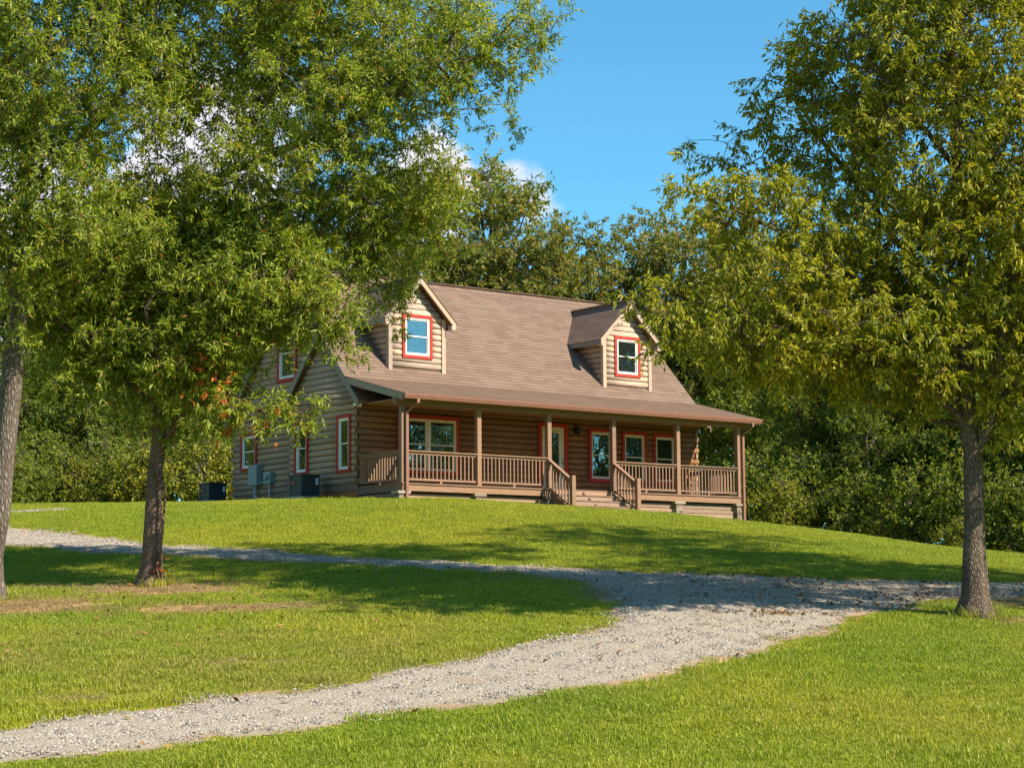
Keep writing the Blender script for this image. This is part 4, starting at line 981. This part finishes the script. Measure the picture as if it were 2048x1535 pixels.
RT_LIMBS=[[(7.55,32.7,-0.2,0.42),(7.54,32.7,-0.02,0.27),(7.55,32.7,0.28,0.195),(7.56,32.7,1.02,0.165),(7.56,32.7,1.84,0.15),(7.59,32.7,2.41,0.155),(7.58,32.7,2.66,0.135),(7.52,32.7,3.07,0.12),(7.51,32.7,3.82,0.11),(7.52,32.7,4.82,0.1),(7.52,32.7,6.0,0.09),(7.48,32.7,7.36,0.075),(7.45,32.7,8.73,0.06),(7.41,32.7,10.12,0.045),(7.41,32.7,11.61,0.03)],[(7.59,32.7,2.45,0.1),(7.75,32.6,2.81,0.09),(7.88,32.5,3.38,0.08),(8.01,32.4,4.11,0.07),(8.16,32.2,5.07,0.06),(8.4,32.0,6.45,0.045),(8.59,31.9,7.84,0.03)],[(7.5,32.7,3.57,0.06),(6.97,32.5,4.3,0.045),(6.29,32.3,5.02,0.036),(5.54,32.1,5.57,0.028),(4.61,31.8,6.02,0.02),(3.61,31.5,6.46,0.012)],[(7.51,32.7,4.49,0.07),(7.01,33.3,5.6,0.06),(6.35,33.7,6.81,0.05),(5.56,33.9,8.0,0.04),(4.9,34.0,9.01,0.025)],[(7.52,32.7,3.07,0.045),(6.76,32.4,3.71,0.035),(5.65,32.0,4.24,0.026),(4.48,31.7,4.53,0.02),(3.32,31.4,4.74,0.015),(2.43,31.1,4.86,0.01)],[(7.52,32.7,6.0,0.06),(8.33,33.3,6.97,0.05),(9.33,33.7,8.1,0.03)],[(7.48,32.7,7.36,0.05),(6.6,32.1,8.24,0.04),(5.75,31.8,9.18,0.03)],[(7.88,32.5,3.38,0.05),(8.64,32.3,4.09,0.04),(9.46,32.2,4.9,0.03)],[(7.52,32.7,3.07,0.05),(6.59,33.7,3.35,0.04),(5.2,34.5,4.14,0.03),(4.04,34.9,4.73,0.02)]]
RT_BLOBS=[(6.24,32.7,9.26,1.56,1.9,1.07,1.0),(7.69,32.7,9.77,1.89,2.2,1.48,1.0),(5.12,33.0,9.62,0.58,0.8,0.5,0.8),(4.65,33.5,8.88,0.63,0.8,0.42,0.8),(5.5,33.5,8.17,1.26,1.4,0.93,1.0),(7.12,32.7,7.71,1.89,2.2,1.31,1.0),(3.54,33.7,7.97,0.55,0.6,0.55,0.7),(2.87,31.2,6.85,0.35,0.4,0.17,0.6),(3.59,31.3,6.58,0.79,1.0,0.55,0.9),(4.36,31.7,6.42,1.19,1.3,0.64,0.9),(4.33,31.7,5.35,1.19,1.5,0.64,1.0),(5.82,32.7,6.18,1.4,1.8,0.9,1.0),(7.31,32.7,5.83,1.81,2.2,1.15,1.0),(8.66,32.7,6.42,1.48,2.0,2.05,0.9),(2.36,30.7,4.84,0.58,0.8,0.35,0.9),(3.12,31.0,4.64,0.78,1.0,0.43,0.9),(4.34,31.9,4.48,1.44,1.6,0.64,1.0),(5.89,32.4,4.62,1.63,1.9,0.81,1.0),(7.51,32.7,4.32,1.56,1.7,0.82,0.9),(2.51,30.8,4.18,0.35,0.5,0.27,0.7),(3.59,31.7,4.3,0.72,1.0,0.32,0.8),(4.9,32.5,4.06,1.14,1.5,0.37,0.8),(6.17,32.7,3.79,1.15,1.3,0.41,0.7),(7.23,32.7,3.49,0.99,0.9,0.37,0.5),(8.73,32.7,3.81,1.07,1.3,0.9,0.8),(8.24,32.5,2.97,0.49,0.6,0.33,0.5),(9.9,32.7,8.11,1.23,2.0,2.46,0.8),(9.76,32.7,4.72,1.07,1.6,1.31,0.8),(7.5,32.7,11.6,2.46,2.4,1.31,0.8)]
RT_BLOBS += [(8.3, 35.2, 13.3, 2.4, 2.0, 1.6, .9), (6.2, 34.3, 12.9, 2.0, 1.8, 1.5, .9), (9.8, 36.0, 12.2, 1.6, 1.6, 1.2, .8)]
LT_BLOBS += [(-8.45, 34.2, 6.9, .9, .5, 1.1, 1.2), (-8.35, 34.3, 8.6, .8, .5, .9, 1.1), (-8.9, 34.3, 5.5, .8, .5, .7, .9)]
tree('oak_tree', (-9.08, 35.0, .36), LT_LIMBS, LT_BLOBS, 'tall narrow-leaved oak with pale grey leaning trunk and limbs reaching towards the house', 'leaf_oak', 'bark_grey', 1, 3900, 5, 14, .40, .122, .034, .25)
tree('oak_tree', (-6.63, 36.5, .60), MT_LIMBS, MT_BLOBS, 'small low-branched oak with brown vine-wrapped trunk beside the upper drive', 'leaf_oak', 'bark_brown', 2, 1850, 5, 13, .38, .125, .036, .25)
tree('pecan_tree', (7.54, 32.7, -.08), RT_LIMBS, RT_BLOBS, 'yellow-green pecan tree with forked rough trunk beside the gravel drive', 'leaf_pecan', 'bark_pecan', 3, 2900, 5, 14, .38, .122, .042, .5)
# a neighbour of the pecan, standing past the drive
OFF = np.array([6.0, 5.0, 0]); ob = np.array([7.54, 32.7, -.08])+OFF; ob[2] = float(ground(ob[0], ob[1]))
dz = ob[2]+.08
pecan2 = tree('pecan_tree', ob, [[(p[0]+OFF[0], p[1]+OFF[1], p[2]+dz, p[3]) for p in lb] for lb in RT_LIMBS[:6]], [(b[0]+OFF[0]+.5, b[1]+OFF[1], b[2]+dz, *b[3:]) for b in RT_BLOBS if b[2] > 3.5],
     'second yellow-green pecan tree standing where the side drive leads off', 'leaf_pecan', 'bark_pecan', 4, 1300, 4, 9, .45, .16, .06, .5)

# creeper on the small oak
def creeper():
    rng = np.random.default_rng(9); o0 = np.array([-6.45, 36.2, .62]); r = empty('creeper_vine', o0)
    tag(r, 'woody creeper with red leaves climbing the small oak trunk', 'vine')
    path = [(-6.40, 36.33, .60), (-6.42, 36.30, 1.1), (-6.38, 36.32, 1.7), (-6.35, 36.34, 2.2), (-6.36, 36.32, 2.42), (-6.46, 36.30, 2.60), (-6.60, 36.36, 2.72), (-6.58, 36.4, 3.1), (-6.45, 36.36, 3.5), (-6.3, 36.3, 4.2), (-5.9, 36.0, 4.55), (-5.5, 35.7, 4.35), (-5.2, 35.6, 4.1)]
    MB().tube([np.array(p)-o0 for p in path], [.030, .027, .025, .024, .026, .028, .022, .02, .018, .015, .012, .010, .006], 7).build('stem', 'bark_brown', r, True)
    spots = np.array([(-5.75, 35.5, 4.35), (-5.6, 35.5, 4.1), (-5.35, 35.4, 4.5), (-5.25, 35.4, 4.0), (-6.3, 35.6, 4.2), (-6.4, 35.7, 4.9), (-5.0, 35.4, 4.7), (-5.55, 35.4, 3.75), (-4.85, 35.3, 3.55), (-4.6, 35.3, 3.4), (-5.05, 35.3, 3.7), (-6.4, 36.15, 1.0), (-4.95, 35.3, 3.35), (-5.9, 35.5, 4.6)])-o0
    c = np.repeat(spots, 4, 0)+rng.normal(size=(len(spots)*4, 3))*np.array([.24, .15, .2]); c[11*4:12*4] = spots[11]+rng.normal(size=(4, 3))*.05
    V, _ = leaves(rng, c, unit(rng.normal(size=c.shape)), 1, 5, .14, .10, .065, .6); q = np.arange(len(V)//4)*4
    o = link_obj('foliage', np_mesh('foliage', V, np.stack([q, q+1, q+2, q+3], 1), 'leaf_red'), r); tag(o, kind='stuff')
creeper()

# ------------------------------------------------------------------ the woods behind
def copy_tree(src, loc, rz, s, label, group, sz=None):
    r = src.copy(); COL.objects.link(r); r.location = loc; r.rotation_euler = (0, 0, rz); r.scale = (s, s, sz or s); r['label'] = label
    if group: r['group'] = group
    for ch in src.children:
        c = ch.copy(); COL.objects.link(c); c.parent = r
    return r
def wood_proto(name, seed, h, crown_r, lo, leafmat, L, W, clusters, per, label, group, cat='tree', tr=.22, droop=.2):
    rng = np.random.default_rng(seed); limbs = [[(0, 0, -.4, tr*1.3), (0, 0, .3, tr), (.1, 0, h*.3, tr*.8), (-.1, .1, h*.6, tr*.5), (0, 0, h*.92, .03)]]; blobs = []
    nb = 13
    for k in range(nb):
        t = k/(nb-1); z = h*(lo+(1-lo)*(.08+.86*t)); rr = crown_r*(math.sin(math.pi*(.12+.80*t))**.75); a = k*2.4+rng.uniform(-.4, .4); q = rr*rng.uniform(.42, .66)
        s = crown_r*rng.uniform(.30, .46)*(1.1-.35*t); blobs.append((q*math.cos(a), q*math.sin(a), z, s*1.15, s*1.15, s*.75, 1.))
        if k % 2 == 0: limbs.append([(0, 0, z*.72, .07), (q*.5*math.cos(a), q*.5*math.sin(a), z*.86, .05), (q*math.cos(a), q*math.sin(a), z, .025)])
    blobs.append((0, 0, h*(lo+1)/2, crown_r*.45, crown_r*.45, h*(1-lo)*.38, .7))
    return tree(name, (0, 0, 0), limbs, blobs, label, leafmat, 'bark_wood', seed, clusters, 4, per, .55, L, W, droop, group=group, cat=cat, trunk_sides=9, tip_r=.008)
G = {'oakA': ('tall_oak_tree', 'tall broad oak with browning leaves rising behind the house roof', 'tall trees behind the house'),
     'oakB': ('forest_tree', 'dense dark green tree in the woods beyond the lawn', 'dark green trees of the woods'),
     'oakC': ('young_tree', 'slender light green tree edging the woods', 'young trees along the woods edge'),
     'shrA': ('leafy_shrub', 'rounded yellow-green shrub fronting the woods', 'yellow-green shrubs along the woods'),
     'shrB': ('leafy_shrub', 'dark green bush filling the shaded edge of the woods', 'dark bushes along the woods')}
x3, y3 = 17.0, 32.6
copy_tree(pecan2, (x3, y3, float(ground(x3, y3))-.03), 1.9, .92, 'third yellow-green pecan tree standing beyond the first on the near side of the drive', None)
PR = {}
PR['oakA'] = wood_proto(G['oakA'][0], 31, 15, 4.6, .30, 'leaf_wood_brown', .22, .11, 950, 10, *G['oakA'][1:])
PR['oakB'] = wood_proto(G['oakB'][0], 32, 12, 3.9, .12, 'leaf_wood_green', .22, .115, 850, 9, *G['oakB'][1:])
PR['oakC'] = wood_proto(G['oakC'][0], 33, 8, 2.3, .10, 'leaf_wood_green', .16, .085, 330, 8, *G['oakC'][1:], tr=.12)
PR['shrA'] = wood_proto(G['shrA'][0], 34, 3.0, 1.6, .04, 'leaf_shrub', .13, .075, 200, 7, *G['shrA'][1:], cat='shrub', tr=.05)
PR['shrB'] = wood_proto(G['shrB'][0], 35, 3.6, 2.0, .03, 'leaf_wood_green', .16, .09, 230, 7, *G['shrB'][1:], cat='shrub', tr=.05)
USED = set()
def zone(kind, x, y):
    if kind == 'oakA':
        if x < -6: return 'tall browning oak standing behind the roof end above the meter box', 'tall trees behind the gable end'
        if x < 3: return 'tall browning oak above the roof ridge between the two dormers', 'tall trees above the ridge'
        if x < 9: return 'tall browning oak rising above the farther dormer', 'tall trees above the farther dormer'
        return 'tall browning oak half hidden by the pecan crown past the porch end', 'tall trees past the porch end'
    if kind == 'oakB' and y > 99: return 'distant green tree deep in the woods behind the house', 'distant trees behind the house'
    far = abs(x) > 29 or y < 60; side = 'past the porch end' if x > 0 else 'past the rear corner condenser'
    if kind == 'oakB':
        if far: return 'dense green tree of the unseen wood edge curving round the lawn', 'trees round the far side of the lawn'
        return 'dense dark green tree in the woods '+side, 'dark green trees '+side
    if kind == 'oakC': return 'slender light green tree edging the woods '+side, 'young trees '+side
    if kind == 'shrA': return 'rounded yellow-green shrub fronting the woods '+side, 'yellow-green shrubs '+side
    return 'dark green bush fronting the woods '+side, 'dark bushes '+side
def plant(kind, x, y, s=1., sz=None):
    z = float(ground(x, y))-.05; rz = RNG.uniform(0, 6.28); lb, gr = zone(kind, x, y)
    if kind not in USED:
        USED.add(kind); r = PR[kind]; r.location = (x, y, z); r.rotation_euler = (0, 0, rz); r.scale = (s, s, sz or s); r['label'] = lb; r['group'] = gr
    else: copy_tree(PR[kind], (x, y, z), rz, s, lb, gr, sz)
# behind the house
for x, y, s in ((-4.4, 88, 1.02), (-.9, 91, 1.1), (2.2, 89, .92), (7.4, 91, .99), (11.4, 93, 1.0), (14.9, 92, .95), (-8.5, 92, .8), (4.7, 90, .88), (9.4, 88, .9)): plant('oakA', x, y, s)
# right-hand woods
for x, y, s in ((12.6, 79, .85), (15.4, 76, .9), (18.6, 74, .95), (21.8, 72, .95), (25, 72, 1.05), (17, 84, 1.0), (22, 83, 1.1), (28, 80, 1.1), (9.6, 84, .72), (29.5, 68, 1.)): plant('oakB', x, y, s)
for x, y, s in ((13.2, 73.5, .8), (16.2, 71, .9), (18.8, 69.5, .85), (11.2, 77, .75), (20.5, 68, .8)): plant('oakC', x, y, s)
for x, y, s in ((10.6, 73.5, .95), (12.4, 71.8, .8), (14.0, 70.3, .9), (15.6, 69, 1.), (17.2, 67.4, .9), (18.6, 66.2, .9), (20, 65, 1.), (21.4, 63.8, .9), (9.4, 76, .9), (16.4, 67.9, .6), (19.3, 67, 1.1)): plant('shrB', x, y, s)
for x, y, s in ((9.9, 72.5, .8), (12.9, 70.6, .6), (15.2, 67.5, .55), (17.9, 66.4, .75), (16.9, 66.6, .5)): plant('shrA', x, y, s)
# left-hand woods
for x, y, s in ((-21.5, 84, .95), (-18.2, 82, .9), (-15.2, 84, .86), (-12.2, 83, .82), (-24.8, 82, 1.), (-9.4, 86, .8), (-20, 90, 1.), (-13.6, 91, .9), (-27.5, 86, 1.05)): plant('oakB', x, y, s)
for x, y, s in ((-19.6, 79, .85), (-16.8, 78.5, .8), (-13.9, 79, .85), (-11.2, 78.6, .8), (-22.2, 79, .9)): plant('oakC', x, y, s)
for x, y, s in ((-20.4, 77.2, .8), (-21.8, 74.6, .7), (-20.2, 74.2, .6), (-18.4, 74.6, .6), (-23.4, 75, .9), (-18.5, 77, .9), (-15.6, 76.8, .85), (-17.2, 76.6, .7), (-22.4, 77, 1.), (-10, 77, .8)): plant('shrB', x, y, s)
for x, y, s in ((-14.2, 75.6, .95), (-12.9, 75.2, .9), (-11.6, 75.2, 1.0), (-10.4, 75.4, .9), (-16.4, 75.8, .7), (-19.4, 75.8, .7), (-9.3, 76, .8), (-20.9, 75.6, .6)): plant('shrA', x, y, s)
# the wood's edge carries on round to both sides of the lawn
for x, y, s in ((-34, 64, 1.), (-38, 67.5, 1.), (-30, 68, .9), (-42, 63, 1.), (-46, 69, 1.1), (-36, 74, 1.1), (36.5, 58.5, .9), (41, 51, .85), (34, 62, .95), (40, 56.5, 1.5), (43, 47, .9), (50, 42, 1.05), (33, 69, 1.), (58, 34, 1.)): plant('oakB', x, y, s)
for k in range(16):  # unseen ring beside and behind the camera, added to block low sky light
    a = math.radians(-4-172*k/15); plant('oakB', 56*math.cos(a)+3*math.sin(k*5.), 12+50*math.sin(a)+3*math.cos(k*3.), 1.05+.12*math.sin(k*1.7))
for k in range(13): plant('oakB', -34+7.2*k+2*math.sin(k*2.3), 108+5*math.sin(k*1.3), .85+.12*math.sin(k*4.1) if 18 < abs(-34+7.2*k) else .55)
